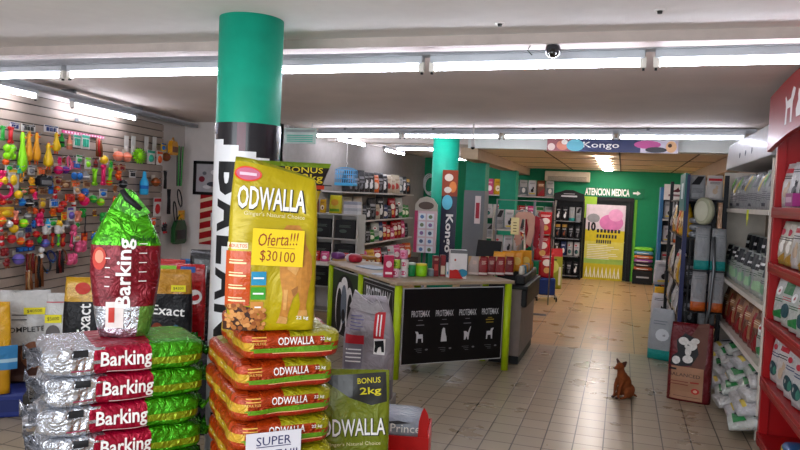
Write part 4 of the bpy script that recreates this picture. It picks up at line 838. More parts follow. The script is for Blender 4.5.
# bird cage
p = on_y(346, 180, 11.3); cg = empty('bird_cage', 'light blue wire bird cage hanging above the back left shelves', 'cage', (p.x, p.y, 2.1))
BLU = M('4aa8d8', .4); mb = MB(); mb.bx(-.17, .17, -.12, .12, 0, .05, BLU, .01); mb.build('tray', cg); mb = MB()
for k in range(9):
    x = -.16+.04*k
    for y in (-.11, .11): mb.tube([(x, y, .05), (x, y, .27)], .0035, BLU, 4)
for k in range(5):
    for x in (-.16, .16): mb.tube([(x, -.11+.055*k, .05), (x, -.11+.055*k, .27)], .0035, BLU, 4)
for z in (.12, .2, .27):
    mb.tube([(-.16, -.11, z), (.16, -.11, z), (.16, .11, z), (-.16, .11, z)], .004, BLU, 4, closed=True)
for y in (-.11, 0, .11): mb.tube([(-.16, y, .27), (-.08, y, .31), (.08, y, .31), (.16, y, .27)], .0035, BLU, 4)
mb.build('wire_bars', cg); mb = MB(); mb.tube([(0, 0, .31), (0, 0, .36), (.02, 0, .38), (0, 0, .42), (0, 0, .955)], .004, WHITE, 5); mb.build('hanging_hook', cg)
# white cube shelf
cu = empty('cube_shelf', 'white open cube shelf left of the back shelves', 'shelf', (-4.5, 10.75, 0))
mb = MB(); CW, CH = .84, 1.62
for x in (-CW/2, 0.0, CW/2): mb.bx(x-.012, x+.012, -.18, .18, 0, CH, SHELFW)
for z in (.02, .42, .82, 1.22, CH): mb.bx(-CW/2, CW/2, -.18, .18, z-.012, z+.012, SHELFW)
mb.bx(-CW/2, CW/2, .17, .18, 0, CH, M('bcb6b0', .6)); mb.build('frame', cu)
for j, z in enumerate((.834, 1.234)):
    for i, x in enumerate((-.21, .21)):
        box_item('storage_box', .34, .28, .3, '141518', [('l', -.3, .7, .3, '5c6a60', 3), ('e', -.1, .4, .2, .1, '44504a')], 'black storage box in the cube shelf, %s row %s' % (['second', 'top'][j], ['left', 'right'][i]), 'storage box', (-4.5+x, 10.72, z), 0, 'black boxes in the cube shelf')
        if j == 0: box_item('storage_box', .34, .28, .3, '141518', [('l', -.3, .7, .3, '5c6a60', 3), ('e', -.1, .4, .2, .1, '44504a')], 'black storage box in the cube shelf, third row %s' % ['left', 'right'][i], 'storage box', (-4.5+x, 10.72, .434), 0, 'black boxes in the cube shelf')
pouch('pet_food_bag', .22, .3, .12, 'c0b41c', [('e', 0, .6, .3, .18, 'c88c1c'), ('r', -.4, .1, .4, .25, '5a8a1c')], 'yellow green bag standing on the white cube shelf', 'bag', (-4.52, 10.7, CH+.013), 0)
for k in range(4): box_item('folded_pack', .24, .2, .05, ['c8c8cc', 'b0b4bc', 'd0ccd0', '9a9ca8'][k], [('l', -.3, .5, .3, '585c70', 1)], 'pale flat pack on the cube shelf, %s of four' % ['lowest', 'second from the bottom', 'third from the bottom', 'topmost'][k], 'pack', (-4.22, 10.7, CH+.013+k*.052), 0, 'flat packs on the cube shelf')
row(['brown_red', 'yellow'], (-4.92, 10.65, CH+.013), (-4.66, 10.65, CH+.013), .11, .22, .06, 0, 'on the left end of the cube shelf', 'small bags on the cube shelf', 'left')
mb = MB(); mb.bx(-.02, .02, -.03, 0, -.3, .14, BLACK); mb.bx(-.01, .5, -.3, 0, -.05, -.03, BLACK); mb.tube([(0, -.02, .14), (0, -.12, .2), (0, -.2, .1)], .01, BLACK, 6)
tag(mb.build('wall_bracket', loc=(-4.95, 10.33, 2.12)), 'black bracket shelf on the wall above the cube shelf', 'bracket')
mb = MB(); mb.lathe((0, 0, 0), [(.2, 0), (.27, .03), (.26, .07), (.18, .1)], M('b08a5c', .7, bump=.3), 20, 1.2, .8); tag(mb.build('pet_bed', loc=(-4.0, 9.9, .93)), 'tan padded pet bed lying on a table behind the counter', 'pet bed')
mb = MB(); mb.bx(-.6, .6, -.3, .3, .88, .93, M('c8c0b8', .5)); mb.bx(-.58, -.52, -.28, .28, 0, .88, DSTEEL); mb.bx(.52, .58, -.28, .28, 0, .88, DSTEEL); tag(mb.build('side_table', loc=(-4.1, 9.9, 0)), 'pale table behind the counter carrying wrapped goods', 'table')
row(['white_red', 'red', 'pink', 'white_photo', 'red', 'white_red', 'orange'], (-4.65, 9.75, .931), (-3.55, 9.75, .931), .14, .15, .08, .1, 'on the pale table behind the counter', 'goods on the pale table', 'left end')

# ------------------------------------------------------------------ back left wall shelves
SH = [2.0, 1.43, .95]
for k, z in enumerate(SH):
    o = empty('wall_shelf', 'long white shelf on the back left wall, %s of three' % ['top', 'middle', 'lowest'][k], 'shelf', (-5.4, 14.4, z), 0, 'back left wall shelves')
    mb = MB(); mb.bx(0.002, .42, -2.3, 2.35, -.03, 0, SHELFW, .004); mb.build('shelf_board', o)
    for y in (-2.0, -.7, .7, 2.0): mb = MB(); mb.prism([(0.002, -.03), (.36, -.03), (0.002, -.14)], y, y+.015, DSTEEL); mb.build('bracket', o)
X_ = -5.12
row(['black', 'black', 'black', 'black_white', 'black_white', 'orange', 'black', 'black_white', 'cream', 'cream', 'cream', 'grey_box', 'black_white', 'black_gold'], (X_, 12.55, SH[0]+.001), (X_, 16.6, SH[0]+.001), .27, .42, .16, FACEPX-.5, 'on the top back left shelf', 'goods on the top back left shelf', hj=[1, .9, 1.05, .95])
row(['cream', 'black', 'cream', 'black', 'black_white', 'black', 'cream', 'black_white', 'navy', 'black', 'red', 'black_white', 'white_green', 'green', 'green'], (X_, 12.55, SH[1]+.001), (X_, 16.6, SH[1]+.001), .24, .4, .15, FACEPX-.5, 'on the middle back left shelf', 'goods on the middle back left shelf', hj=[1.15, .8, 1.2, .8, .75])
row(['brown_red', 'black', 'red', 'black', 'black', 'green', 'white_green', 'navy', 'red', 'red', 'pink', 'red', 'red', 'pink', 'black'], (X_, 12.55, SH[2]+.001), (X_, 16.6, SH[2]+.001), .24, .37, .15, FACEPX-.5, 'on the lowest back left shelf', 'goods on the lowest back left shelf', hj=[.7, 1.1, 1.15, 1.1, .9])
mb = MB(); mb.bx(0.002, .6, -2.3, 2.35, 0, .45, M('4a4644', .7)); tag(mb.build('low_cabinet', loc=(-5.4, 14.4, 0)), 'dark low cabinet under the back left wall shelves', 'cabinet')
row(['red', 'white_red', 'pink', 'yellow', 'red', 'black', 'white_photo', 'pink', 'red', 'orange'], (X_+.1, 12.2, .451), (X_+.1, 16.6, .451), .3, .36, .18, FACEPX-.5, 'on the low cabinet at back left', 'goods on the low cabinet')
# loops hanging on green wall (harness)
for k, (px, py) in enumerate([(402, 182), (428, 183)]):
    p = on_y(px, py, 18.9); mb = MB(); m_ = M('c8d0d0' if k else 'c0a040', .5)
    for j in range(3): mb.tube([(.17*math.cos(a)+.03*j, -.04-.02*j, .26*math.sin(a)-.04*j) for a in [i*PI/8 for i in range(16)]], .018, m_, 6, closed=True)
    mb.tube([(.03, 0.1, .2), (.03, -.08, .2)], .01, DSTEEL, 5); tag(mb.build('hanging_harness', loc=(p.x, 19.06, p.z)), 'pale coiled harness on the green wall' if k else 'tan and black coiled harness on the far green wall', 'harness')

# ------------------------------------------------------------------ far wall shelves left of the black rack
fs_ = empty('wall_shelving', 'white shelving on the far wall behind the green columns', 'shelving', (-2.55, 18.8, 0))
mb = MB()
for z in (2.1, 1.5, .95): mb.bx(-1.3, .85, -.25, .25, z-.03, z, SHELFW)
mb.build('shelf_boards', fs_)
for x in (-1.31, .86): mb = MB(); mb.bx(x-.015, x+.015, -.25, .25, 0, 2.12, SHELFW); mb.build('upright', fs_)
row(['yellow', 'pink', 'yellow', 'grey_box', 'grey_box', 'grey_box', 'white_black', 'brown_red', 'grey_box'], (-3.8, 18.72, 2.101), (-1.75, 18.72, 2.101), .22, .42, .14, .2, 'on the top far shelf', 'bags on the top far shelf', 'left end')
row(['white_black', 'white_photo', 'white_red', 'grey_box', 'red', 'red', 'pink', 'green_top', 'grey_box'], (-3.8, 18.72, 1.501), (-1.75, 18.72, 1.501), .22, .34, .14, .2, 'on the middle far shelf', 'bags on the middle far shelf', 'left end')
row(['white_black', 'silver_black', 'black', 'red', 'red', 'red', 'orange'], (-3.8, 18.72, .951), (-1.75, 18.72, .951), .26, .36, .14, .2, 'on the lowest far shelf', 'bags on the lowest far shelf', 'left end')
# white stand with cartons right behind grey column
row(['silver_black', 'white_black', 'grey_box'], (-2.62, 15.0, 1.351), (-2.0, 15.0, 1.351), .2, .42, .12, .3, 'on the white stand behind the grey column', 'goods on the white stand', 'left end')
row(['white_photo', 'white_black', 'white_red'], (-2.62, 15.0, .801), (-2.0, 15.0, .801), .2, .42, .12, .3, 'on the lower board of the white stand', 'goods on the white stand', 'left end')
mb = MB(); mb.bx(-.35, .35, -.15, .15, 1.32, 1.35, SHELFW); mb.bx(-.35, .35, -.15, .15, .77, .8, SHELFW); mb.bx(-.35, -.33, -.15, .15, 0, 1.85, SHELFW); mb.bx(.33, .35, -.15, .15, 0, 1.85, SHELFW); tag(mb.build('white_stand', loc=(-2.3, 15.02, 0)), 'slim white stand between the grey column and the rear green column', 'stand')
# clothes / hanging goods right of the rear green column
def garment(px, py, Y, c, lab, w=.26, h=.5):
    p = on_y(px, py, Y); o = empty('pet_garment', lab, 'pet garment', (p.x, p.y, p.z), R(15)); m_ = M(c, .8, bump=.3, bs=30)
    mb = MB(); mb.prism([(-w*.3, 0), (-w*.5, -h*.12), (-w*.5, -h*.5), (-w*.35, -h), (-w*.1, -h*.9), (-w*.22, -h*.5), (-w*.12, -h*.2), (w*.12, -h*.2), (w*.22, -h*.5), (w*.1, -h*.9), (w*.35, -h), (w*.5, -h*.5), (w*.5, -h*.12), (w*.3, 0)], -.03, .03, m_); mb.build('cloth', o)
    mb = MB(); mb.tube([(-w*.3, 0, 0), (0, 0, .05), (w*.3, 0, 0)], .008, DSTEEL, 5); mb.tube([(0, 0, .05), (0, 0, .1), (.02, 0, .12), (0, 0, .14)], .006, DSTEEL, 5); mb.build('hanger', o)
garment(525, 212, 12.6, 'c89a88', 'pale pink dog garment on a hanger right of the rear column', .36, .62); garment(533, 216, 13.0, 'a02c3c', 'dark red dog garment on a hanger', .26, .6); garment(539, 219, 13.3, 'b0707a', 'rose dog garment hanging furthest right', .2, .6)
p = on_y(515, 226, 12.4); mb = MB(); mb.bx(-.07, .07, -.01, 0, -.15, .15, M('d8c890', .5)); 
for k in range(4): mb.add(grid2(-.03, -.1+k*.05, .03, -.085+k*.05), M('6a5a38', .5), fl(-.012))
mb.tube([(0, 0, .15), (0, 0, .3)], .004, DSTEEL, 4)
tag(mb.build('hanging_card', loc=p), 'tall cream card hanging before the rear green column', 'card')
rk = empty('garment_rail', 'metal rail carrying the hanging dog garments', 'rail', (-1.62, 12.9, 0)); mb = MB()
mb.tube([(-.5, -.6, 0), (-.5, -.6, 1.98), (.35, .7, 1.98), (.35, .7, 0)], .015, DSTEEL, 8); mb.build('rail_tube', rk); mb = MB(); mb.bx(-.6, .45, -.62, -.58, 0, .03, DSTEEL); mb.build('foot', rk)
for k, (px, py, Y, w, h, d, c, lb) in enumerate([(540, 262, 14.0, .32, .5, 'red', None, 'large red hanging bag beside the garments'), (545, 238, 14.4, .3, .45, 'red', None, 'red bag hanging above the large red one')]):
    p = on_y(px, py, Y); prod(d, w, h, .14, (p.x, 14.28, .801 if w > .31 else 1.321), .2, lb)
mb = MB(); mb.bx(-.02, .02, -.02, .02, 0, 2.0, DSTEEL); mb.bx(-.12, .1, -.12, .12, 0, .03, DSTEEL)
for z in (.8, 1.32): mb.bx(-.17, .22, -.3, .02, z-.02, z, DSTEEL)
tag(mb.build('goods_stand', loc=(-1.72, 14.45, 0)), 'grey metal stand holding two red bags in the aisle', 'stand')
ca = empty('wheeled_bin', 'dark blue fabric bin on a wheeled wire frame in the aisle', 'bin', (-1.38, 14.25, 0), .2); mb = MB(); mb.bx(-.16, .16, -.16, .16, .12, .46, M('16306c', .6), .03); mb.build('bin_body', ca)
mb = MB(); mb.tube([(-.2, -.17, .1), (.2, -.17, .1), (.2, .17, .1), (-.2, .17, .1)], .01, STEEL, 6, closed=True); mb.build('frame', ca)
for x in (-.19, .19):
    for y in (-.16, .16): mb = MB(); mb.tube([(x-.012, y, .045), (x+.012, y, .045)], .045, BLACK, 12); mb.bx(x-.008, x+.008, y-.01, y+.01, .05, .1, STEEL); mb.build('wheel', ca)
prod('red', .3, .5, .16, (-1.4, 14.25, .461), .2, 'glossy red bag standing in the blue wheeled bin')
# black rack by the door
br = empty('display_rack', 'black display rack with arched header beside the back doorway', 'rack', (-1.34, 18.75, 0)); mb = MB(); RW = .38
mb.bx(-RW, -RW+.03, -.22, .22, 0, 2.1, BLACK); mb.bx(RW-.03, RW, -.22, .22, 0, 2.1, BLACK); mb.bx(-RW, RW, .2, .22, 0, 2.1, BLACK); mb.build('frame', br)
mb = MB(); mb.prism([(-RW, 2.02), (RW, 2.02), (RW, 2.2), (.22, 2.25), (.1, 2.3), (-.1, 2.3), (-.22, 2.25), (-RW, 2.2)], -.25, -.22, BLACK); mb.add(grid2(-.2, 2.12, .2, 2.16), M('b8b8bc', .5, var=0), fl(-.252)); mb.add(grid2(-.14, 2.19, .14, 2.21), M('8a8a8e', .5, var=0), fl(-.252)); mb.build('header', br)
for z in (.1, .6, 1.05, 1.5):
    mb = MB(); mb.bx(-RW+.03, RW-.03, -.22, .2, z-.02, z, BLACK); mb.add(grid2(-.3, z-.018, .3, z-.004), M('a8a8ac', .5, var=0), fl(-.222)); mb.build('shelf', br)
for j, (z, ds) in enumerate([(1.5, ['black_white', 'black_white', 'teal_base', 'silver_black']), (1.05, ['black_gold', 'black_gold', 'black', 'black']), (.6, ['black_white', 'navy', 'white_photo', 'white_photo']), (.1, ['black', 'black', 'black', 'black_white'])]):
    row(ds, (-1.68, 18.66, z+.001), (-1.0, 18.66, z+.001), .145, .36, .1, 0, 'on the %s shelf of the black door rack' % ['top', 'second', 'third', 'lowest'][j], 'pouches on the black door rack', 'left')
# yellow-green bag before it
o = pouch('pet_food_bag', .46, .92, .2, '8e9420', [('e', 0, .55, .3, .16, 'c8c860'), ('r', .3, .1, .42, .55, 'd0ccb0'), ('e', 0, .14, .1, .08, '8a2a1c'), ('r', -.4, .7, .2, .74, '3c4a14')], 'large yellow green bag with red top standing before the black rack', 'pet food bag', (-1.47, 16.3, 0), .2, band=((.8, '8e9420'), (.9999, 'b81c24')))
# stack right of the door
mb = MB(); mb.bx(-.24, .24, -.2, .2, 0, .34, BLACK, .01); mb.add(grid2(-.15, .16, .15, .2), M('a8a8ac', .5, var=0), fl(-.202)); tag(mb.build('black_plinth', loc=(.56, 18.8, 0)), 'black display base right of the back doorway', 'base')
for k, c in enumerate(['a85838', '2c3038', '8a4c8c', 'c86a34', '5c98b8', '6cbc28']):
    P = Pillow(.46, .36, .098, k+80, .006, 5, 2.6); mb = MB(); P.body(mb, lambda x: M(c, .4, coat=.2), 6); P.put(mb, grid2(-.16, .035, .12, .055, 4, 1), M('d8d4cc' if k != 5 else '88d040', .5), .004); tag(mb.build('pet_food_sack', loc=(.56, 18.8, .341+k*.099)), '%s sack lying %s on the black base by the back doorway' % (['rust orange', 'dark grey', 'purple', 'orange', 'light blue', 'bright green'][k], ['lowest', 'second from the bottom', 'third from the bottom', 'third from the top', 'second from the top', 'topmost'][k]), 'pet food sack', 'sacks stacked by the doorway')

# ------------------------------------------------------------------ blue unit (back right)
bu = empty('blue_display_unit', 'blue shelving unit with white header at the back right', 'shelving', (1.15, 14.6, 0)); UB = M('1f5a86', .5); UD = M('23282e', .6)
mb = MB(); mb.bx(-.48, -.42, -.25, .25, 0, 2.36, UB); mb.bx(.42, .48, -.25, .25, 0, 2.36, UB); mb.bx(-.42, .42, .22, .25, 0, 2.36, UD); mb.build('frame', bu)
for z in (.2, .75, 1.3, 1.75): mb = MB(); mb.bx(-.42, .42, -.25, .22, z-.03, z, SHELFW if z > 1 else UD); mb.build('shelf', bu)
mb = MB(); mb.bx(-.42, .42, -.26, -.24, 2.12, 2.42, M('d0ccca', .5)); mb.add(poly2([(-.3, 2.28), (-.2, 2.33), (-.17, 2.37), (-.15, 2.32), (-.08, 2.3), (-.18, 2.27)]), M('5a1c24', .5), fl(-.262)); mb.add(grid2(-.34, 2.19, -.02, 2.23), M('7a5a60', .5), fl(-.262)); mb.build('header', bu)
row(['white_black', 'white_red', 'white_black', 'white_photo'], (.75, 14.5, 1.751), (1.55, 14.5, 1.751), .19, .34, .12, 0, 'on the top shelf of the blue unit', 'pouches in the blue unit', 'left')
row(['white_black', 'orange_base', 'white_black', 'grey_box'], (.75, 14.5, 1.301), (1.55, 14.5, 1.301), .19, .32, .12, 0, 'on the second shelf of the blue unit', 'pouches in the blue unit', 'left')
row(['white_red', 'pink', 'navy', 'black'], (.75, 14.5, .751), (1.55, 14.5, .751), .19, .36, .12, 0, 'on the third shelf of the blue unit', 'pouches in the blue unit', 'left')
row(['black', 'orange', 'black'], (.75, 14.5, .201), (1.55, 14.5, .201), .25, .45, .14, 0, 'on the lowest shelf of the blue unit', 'pouches in the blue unit', 'left')
prod('yellow', .34, .55, .2, (.78, 13.35, 0), .1, 'yellow and white bag on the floor before the blue unit'); prod('navy', .3, .62, .16, (.95, 13.0, 0), -.1, 'blue bag on the floor beside the yellow bag'); prod('white_black', .34, .5, .18, (.72, 12.75, 0), -.3, 'black and white bag on the floor nearest the dark rack')
prod('orange', .36, .45, .16, (.9, 13.4, .57), .3, 'orange and white bag lying on top of the yellow bag', tilt=-.1)
prod('white_black', .3, .42, .14, (.72, 13.0, .63), .3, 'black and white bag leaning on top of the blue bag')

# ------------------------------------------------------------------ dark gondola rack
X0, X1, Y0, Y1 = .74, 1.18, 9.3, 12.2
dr = empty('dark_gondola', 'tall dark metal gondola rack with blue post beside the white shelving', 'rack', ((X0+X1)/2, (Y0+Y1)/2, 0)); hx, hy = (X1-X0)/2, (Y1-Y0)/2; DM = M('17181c', .45, .3)
for x, y in [(-hx, -hy), (hx, -hy), (-hx, hy), (hx, hy)]:
    mb = MB(); mb.bx(x-.025, x+.025, y-.025, y+.025, 0, 2.4, M('1a2050', .4) if (x < 0 and y < 0) else DM); mb.build('post', dr)
mb = MB(); mb.bx(-hx, hx, -.02, .02, 0, 2.1, DM); mb.bx(-.02+.1, .02+.1, -hy, hy, 0, 2.1, DM); mb.build('back_panel', dr)
for z in (.12, .55, .98, 1.62, 2.1):
    mb = MB(); mb.bx(-hx, hx, -hy, hy, z-.025, z, DM); mb.build('shelf', dr)
mb = MB(); mb.bx(-hx-.03, -hx-.01, -hy-.03, -hy+.75, 1.95, 2.42, M('2a6a68', .5)); mb.add(grid2(0, 0, .3, .2), M('c8d8d8', .5), lambda v: Vector((-hx-.032, -hy+.3-v.x+.2, 2.1+v.y))); mb.build('side_header', dr)
# its near end, facing the camera
yy = Y0+.1
for k, (x, z, w, h, d, lb) in enumerate([(.98, 1.621, .2, .36, 'teal_base', 'left'), (1.22, 1.621, .2, .36, 'teal_base', 'right')]): pass
row(['silver_black', 'white_red'], (.76, yy, 2.101), (1.16, yy, 2.101), .19, .3, .12, 0, 'on the top end shelf of the dark gondola', 'bags on the gondola end', 'left')
for j in range(3):
    for i in range(1):
        P = Pillow(.3, .2, .085, 90+j*2+i, .006, 5, 2.6); mb = MB(); P.body(mb, lambda x: M('8c8e92', .35, .2, .4, coat=.3), 6); P.put(mb, grid2(-.1, .03, .08, .04, 4, 1), M('303438', .5), .004); tag(mb.build('pet_food_bag', loc=(.95+i*.35, yy+.05, 1.621+j*.088)), 'grey bag lying flat on the gondola end, %s layer' % ['bottom', 'middle', 'top'][j], 'pet food bag', 'flat grey bags on the gondola end')
row(['teal_base', 'teal_base'], (.84, 9.1, 1.26), (1.2, 9.1, 1.26), .17, .5, .09, 0, 'hanging in the upper row before the gondola', 'silver pouches before the gondola', 'left')
for i in range(2): prod('orange_base', .17, .5, .09, (.92+i*.19, 9.1, .76), 0, 'silver pouch with orange foot in the lower row before the gondola, %s from left' % ORD[i], 'silver pouches before the gondola')
mb = MB()
for z in (1.25, .75): mb.bx(.8-1.16, 1.19-1.16, -.07, .12, z-.012, z, DM); 
mb.tube([(-.12, -.1, 1.66), (-.1, -.13, 1.3), (-.12, -.13, .8), (-.18, -.1, .45)], .02, DSTEEL, 8)
mb.bx(-.36, -.34, .1, .14, .0, 1.6, DM); mb.bx(.01, .03, .1, .14, 0, 1.6, DM)
tag(mb.build('wire_ledge', loc=(1.16, 9.12, 0)), 'dark ledges and grey hose in front of the gondola end', 'ledge')
row(['black', 'navy'], (.76, yy+.05, .981), (1.16, yy+.05, .981), .2, .4, .12, 0, 'on the middle end shelf of the dark gondola', 'bags on the gondola end', 'left')
row(['black', 'silver_black'], (.76, yy+.05, .551), (1.16, yy+.05, .551), .2, .34, .12, 0, 'on the lower end shelf of the dark gondola', 'bags on the gondola end', 'left')
mb = MB(); mb.tube([(0, -.1, 0), (0, .1, 0)], .22, M('a9aa90', .7), 24); mb.tube([(0, -.102, 0), (0, -.104, 0)], .18, M('c0c0a0', .7), 24); mb.lathe((0, 0, 0), [(0.001, 0)], BLACK, 3) if False else None
cz_ = on_y(711, 191, 9.0); tag(mb.build('round_pet_bed', loc=(1.25, 9.05, 2.33) if False else (1.32, 9.2, 2.235+.1), rz=.2), 'round pale green pet bed set on edge high beside the white shelving', 'pet bed') if False else None
mb = MB(); mb.tube([(0, -.035, 0), (0, -.025, 0), (0, .025, 0), (0, .035, 0)], [.145, .165, .165, .145], M('a9aa90', .7), 24); mb.tube([(0, -.038, 0), (0, -.036, 0)], .12, M('c9c9b4', .7), 20)
tag(mb.build('pet_bed', loc=(.93, 9.15, 1.96), rz=-1.05), 'round pale green pet bed hung on edge before the gondola end', 'pet bed')
# aisle side of the gondola
for j, (z, ds) in enumerate([(1.62, ['yellow', 'yellow', 'orange', 'white_gold', 'yellow', 'navy']), (.98, ['white_black', 'yellow', 'white_red', 'black_white', 'white_black', 'cream']), (.55, ['black_white', 'white_black', 'white_photo', 'black', 'white_black']), (.12, ['white_black', 'black_white', 'black', 'white_photo', 'white_black'])]):
    row(ds, (.8, 9.5, z+.001), (.8, 12.0, z+.001), .3, .42 if z > .9 else .36, .14, FACEX, 'on the %s aisle shelf of the dark gondola' % ['top', 'second', 'third', 'lowest'][j], 'bags along the gondola aisle side')
# yellow poster on right wall
mb = MB(); mb.bx(-.02, 0, -.45, .45, -.34, .34, M('c89a18', .5)); mb.bx(-.03, -.02, -.45, .45, -.34, -.3, BLACK); mb.bx(-.03, -.02, -.1, .1, -.1, .26, M('2a241c', .5)); mb.bx(-.03, -.02, -.47, -.43, -.36, .36, BLACK); mb.bx(-.03, -.02, .43, .47, -.36, .36, BLACK)
tag(mb.build('wall_poster', loc=(1.69, 13.2, 2.5)), 'yellow and black poster high on the right wall', 'poster')
# bags on the floor by the gondola
o = pouch('pet_food_bag', .34, .66, .2, 'a0a4a8', [('e', .05, .5, .25, .12, 'd8dce0'), ('l', -.3, .75, .2, '7a8086', 2)], 'white bag with teal bottom on the floor beside the gondola', 'pet food bag', (.58, 9.72, 0), -.25, band=((.2, '1f9c94'),), neck=.75)
rb = empty('pet_food_bag', 'dark red and kraft bag with black and white dog on the floor by the gondola', 'pet food bag', (.755, 7.78, 0), R(-12)); B = Bag(.42, .80, .19, 4.5, 77, .02, .06, .93, .88); mb = MB()
DR = M('5a0812', .4, .05, .8, 12, coat=.1); B.body(mb, [(1.0, DR)], 44, 20)
B.put(mb, grid2(-.205, .02, .14, .36, 8, 8), M('9a7055', .6), .004); B.put(mb, poly2([(.0, .36), (.15, .36), (.16, .82), (.06, .80), (-.04, .6)]), M('5a3428', .6), .004)
B.put(mb, poly2([(-.19, .37), (-.1, .36), (.02, .38), (.08, .5), (.04, .66), (-.06, .7), (-.14, .62), (-.12, .5), (-.17, .46)]), M('17171b', .6), .006)
for x, y, rx, ry in [(-.07, .62, .05, .04), (0, .58, .06, .05), (.04, .63, .04, .03), (-.02, .52, .03, .05), (-.13, .42, .04, .04), (-.02, .44, .05, .04)]: B.put(mb, ell2(x, y, rx, ry), M('c8c4c0', .6, var=.2, vs=40), .008)
B.put(mb, text2('BALANCED', .3, .035, -.04, .275, 0, .004, .03), M('3a2a24', .5), .006); B.put(mb, grid2(-.19, .32, -.12, .34), INK, .006)
for k in range(2): B.put(mb, grid2(-.18, .2-k*.03, .0, .21-k*.03), M('7a3c30', .5), .006)
B.put(mb, grid2(.02, .2, .1, .215), M('9a2c24', .5), .006); B.put(mb, ell2(.07, .12, .04, .03), M('b02420', .5), .006); B.put(mb, ell2(.07, .12, .02, .015), M('c89a80', .5), .008); B.put(mb, grid2(-.19, .05, .12, .055), M('5a3428', .5), .006)
B.put(mb, text2('BALANCED', .3, .03, .185, .45, -PI/2, .004, .03), M('c8a8a0', .5), .006) if False else None
mb.build('bag_body', rb)

# ------------------------------------------------------------------ white shelving (right)
wr = empty('white_shelving', 'tall white shelving unit at right between the dark gondola and the red rack', 'shelving', (1.2, 7.8, 0)); WY0, WY1 = 6.68-7.8, 9.72-7.8; WM = M('c8bfb2', .5)
for y in (WY0, WY1-.04):
    mb = MB(); mb.bx(0, .04, y, y+.04, 0, 2.455, WM); mb.build('post', wr); mb = MB(); mb.bx(.04, .5, y+.01, y+.03, 0, 2.455, WM); mb.build('side_panel', wr)
mb = MB(); mb.bx(.5, .53, WY0, WY1, 0, 2.455, M('a08c78', .6)); mb.build('back_panel', wr)
for z in (.63, 1.17, 2.0):
    mb = MB(); mb.bx(0, .5, WY0+.03, WY1-.03, z-.035, z, WM, .003); mb.bx(-.006, 0, WY0+.04, WY1-.04, z-.04, z+.006, M('d8d0c6', .4)); mb.build('shelf', wr)
wx = 1.33
row(['silver_yellow', 'silver_black', 'silver_green', 'silver_yellow', 'silver_black', 'silver_green', 'silver_yellow', 'silver_black', 'silver_green', 'silver_yellow', 'silver_green'], (wx, 6.75, 2.001), (wx, 9.62, 2.001), .24, .39, .13, FACEX+.15, 'on the top white shelf', 'silver bags on the top white shelf', hj=[1, .95])
row(['dark_top', 'dark_top2', 'dark_top', 'dark_top', 'dark_top2', 'dark_top', 'dark_top2', 'dark_top', 'dark_top2', 'dark_top', 'dark_top', 'dark_top2', 'dark_top'], (wx-.02, 6.75, 1.171), (wx-.02, 9.62, 1.171), .2, .4, .12, FACEX+.15, 'in the front row, middle white shelf', 'dark-topped pouches on the middle white shelf', hj=[1, .9])
row(['dark_top2', 'dark_top', 'dark_top2', 'dark_top2', 'dark_top', 'dark_top2', 'dark_top', 'dark_top2', 'dark_top', 'dark_top2', 'dark_top'], (wx+.18, 6.8, 1.171), (wx+.18, 9.6, 1.171), .2, .54, .12, FACEX+.1, 'in the back row, middle white shelf', 'dark-topped pouches on the middle white shelf')
row(['white_green', 'white_green', 'brown_red', 'kraft_red', 'brown_red', 'kraft_red', 'brown_red', 'kraft_red', 'brown_red', 'kraft_red', 'brown_red'], (wx, 6.75, .631), (wx, 9.62, .631), .26, .4, .14, FACEX+.15, 'on the low white shelf', 'bags on the low white shelf')
# heaped white bags at the foot
heap = [('white_green', 'white_black', 'white_photo')[k % 3] for k in range(16)]
hk = 0
def lay(y, x, z, rz, k):
    d = heap[k]; b, bands, dec = DES[d]; key = ('lay', d)
    if key in PCACHE: o = copy_tree(PCACHE[key])
    else:
        mb = MB(); B = Bag(.34, .46, .12, 3.0, 30+k, .014, .1, .95, .6, .25); B.body(mb, [(1.0, film(b, .8, 20))], 24, 9); decor(lambda b2, m, e: B.put(mb, b2, m, e), .34, .46, dec+[('e', .2, .55, .14, .08, '1c1c22'), ('r', -.4, .78, .15, .92, '1a1a20'), ('e', -.22, .2, .1, .06, '1c1c22', 2)]); o = mb.build('pet_food_bag'); PCACHE[key] = o
    o.rotation_mode = 'XYZ'; o.location = (x, y, z); o.rotation_euler = (R(-74), 0, rz); return o
hp = [(6.9, .0), (7.26, .03), (7.62, -.02), (7.98, .02), (8.34, 0), (8.7, .02), (9.06, 0)]
for lv in range(4):
    for i, (y, j) in enumerate(hp):
        if lv == 3 and i > 4: continue
        o = lay(y+.07*lv-.1, 1.0+j+.06*lv, -.03+.115*lv+.12, FACEX+.1*((i+lv) % 3-1), hk % 16); hk += 1
        tag(o, 'white pet food bag heaped at the foot of the white shelving, %s layer, %s from the near end' % (['bottom', 'second', 'third', 'top'][lv], ORD[i]), 'pet food bag', 'white bags heaped at the shelf foot')
# box on top
o = empty('white_carton', 'long white carton with three dark spots lying on top of the white shelving', 'carton', (1.42, 8.15, 2.615), 0); mb = MB()
mb.box((0, 0, 0), (.44, 2.8, .3), M('a9a8ac', .45, coat=.1), ry=R(4), bev=.01); mb.build('carton_body', o); mb = MB()
for k in range(3): mb = MB(); mb.sph((-.221, -.35+k*.38, -.02), (.008, .035, .035), M('30384c', .4), 10); mb.build('dark_spot', o)
mb = MB(); mb.bx(-.004, 0, -.05, .05, -.1, .0, M('d8e020', .5)); mb.prism([(-.02, -.1), (0, -.16), (.02, -.1)], -.004, 0, M('d8e020', .5), lambda v: Vector((v.y, v.x, v.z))); mb.build('shelf_tag', wr, loc=(-.008, -.05, 2.0))
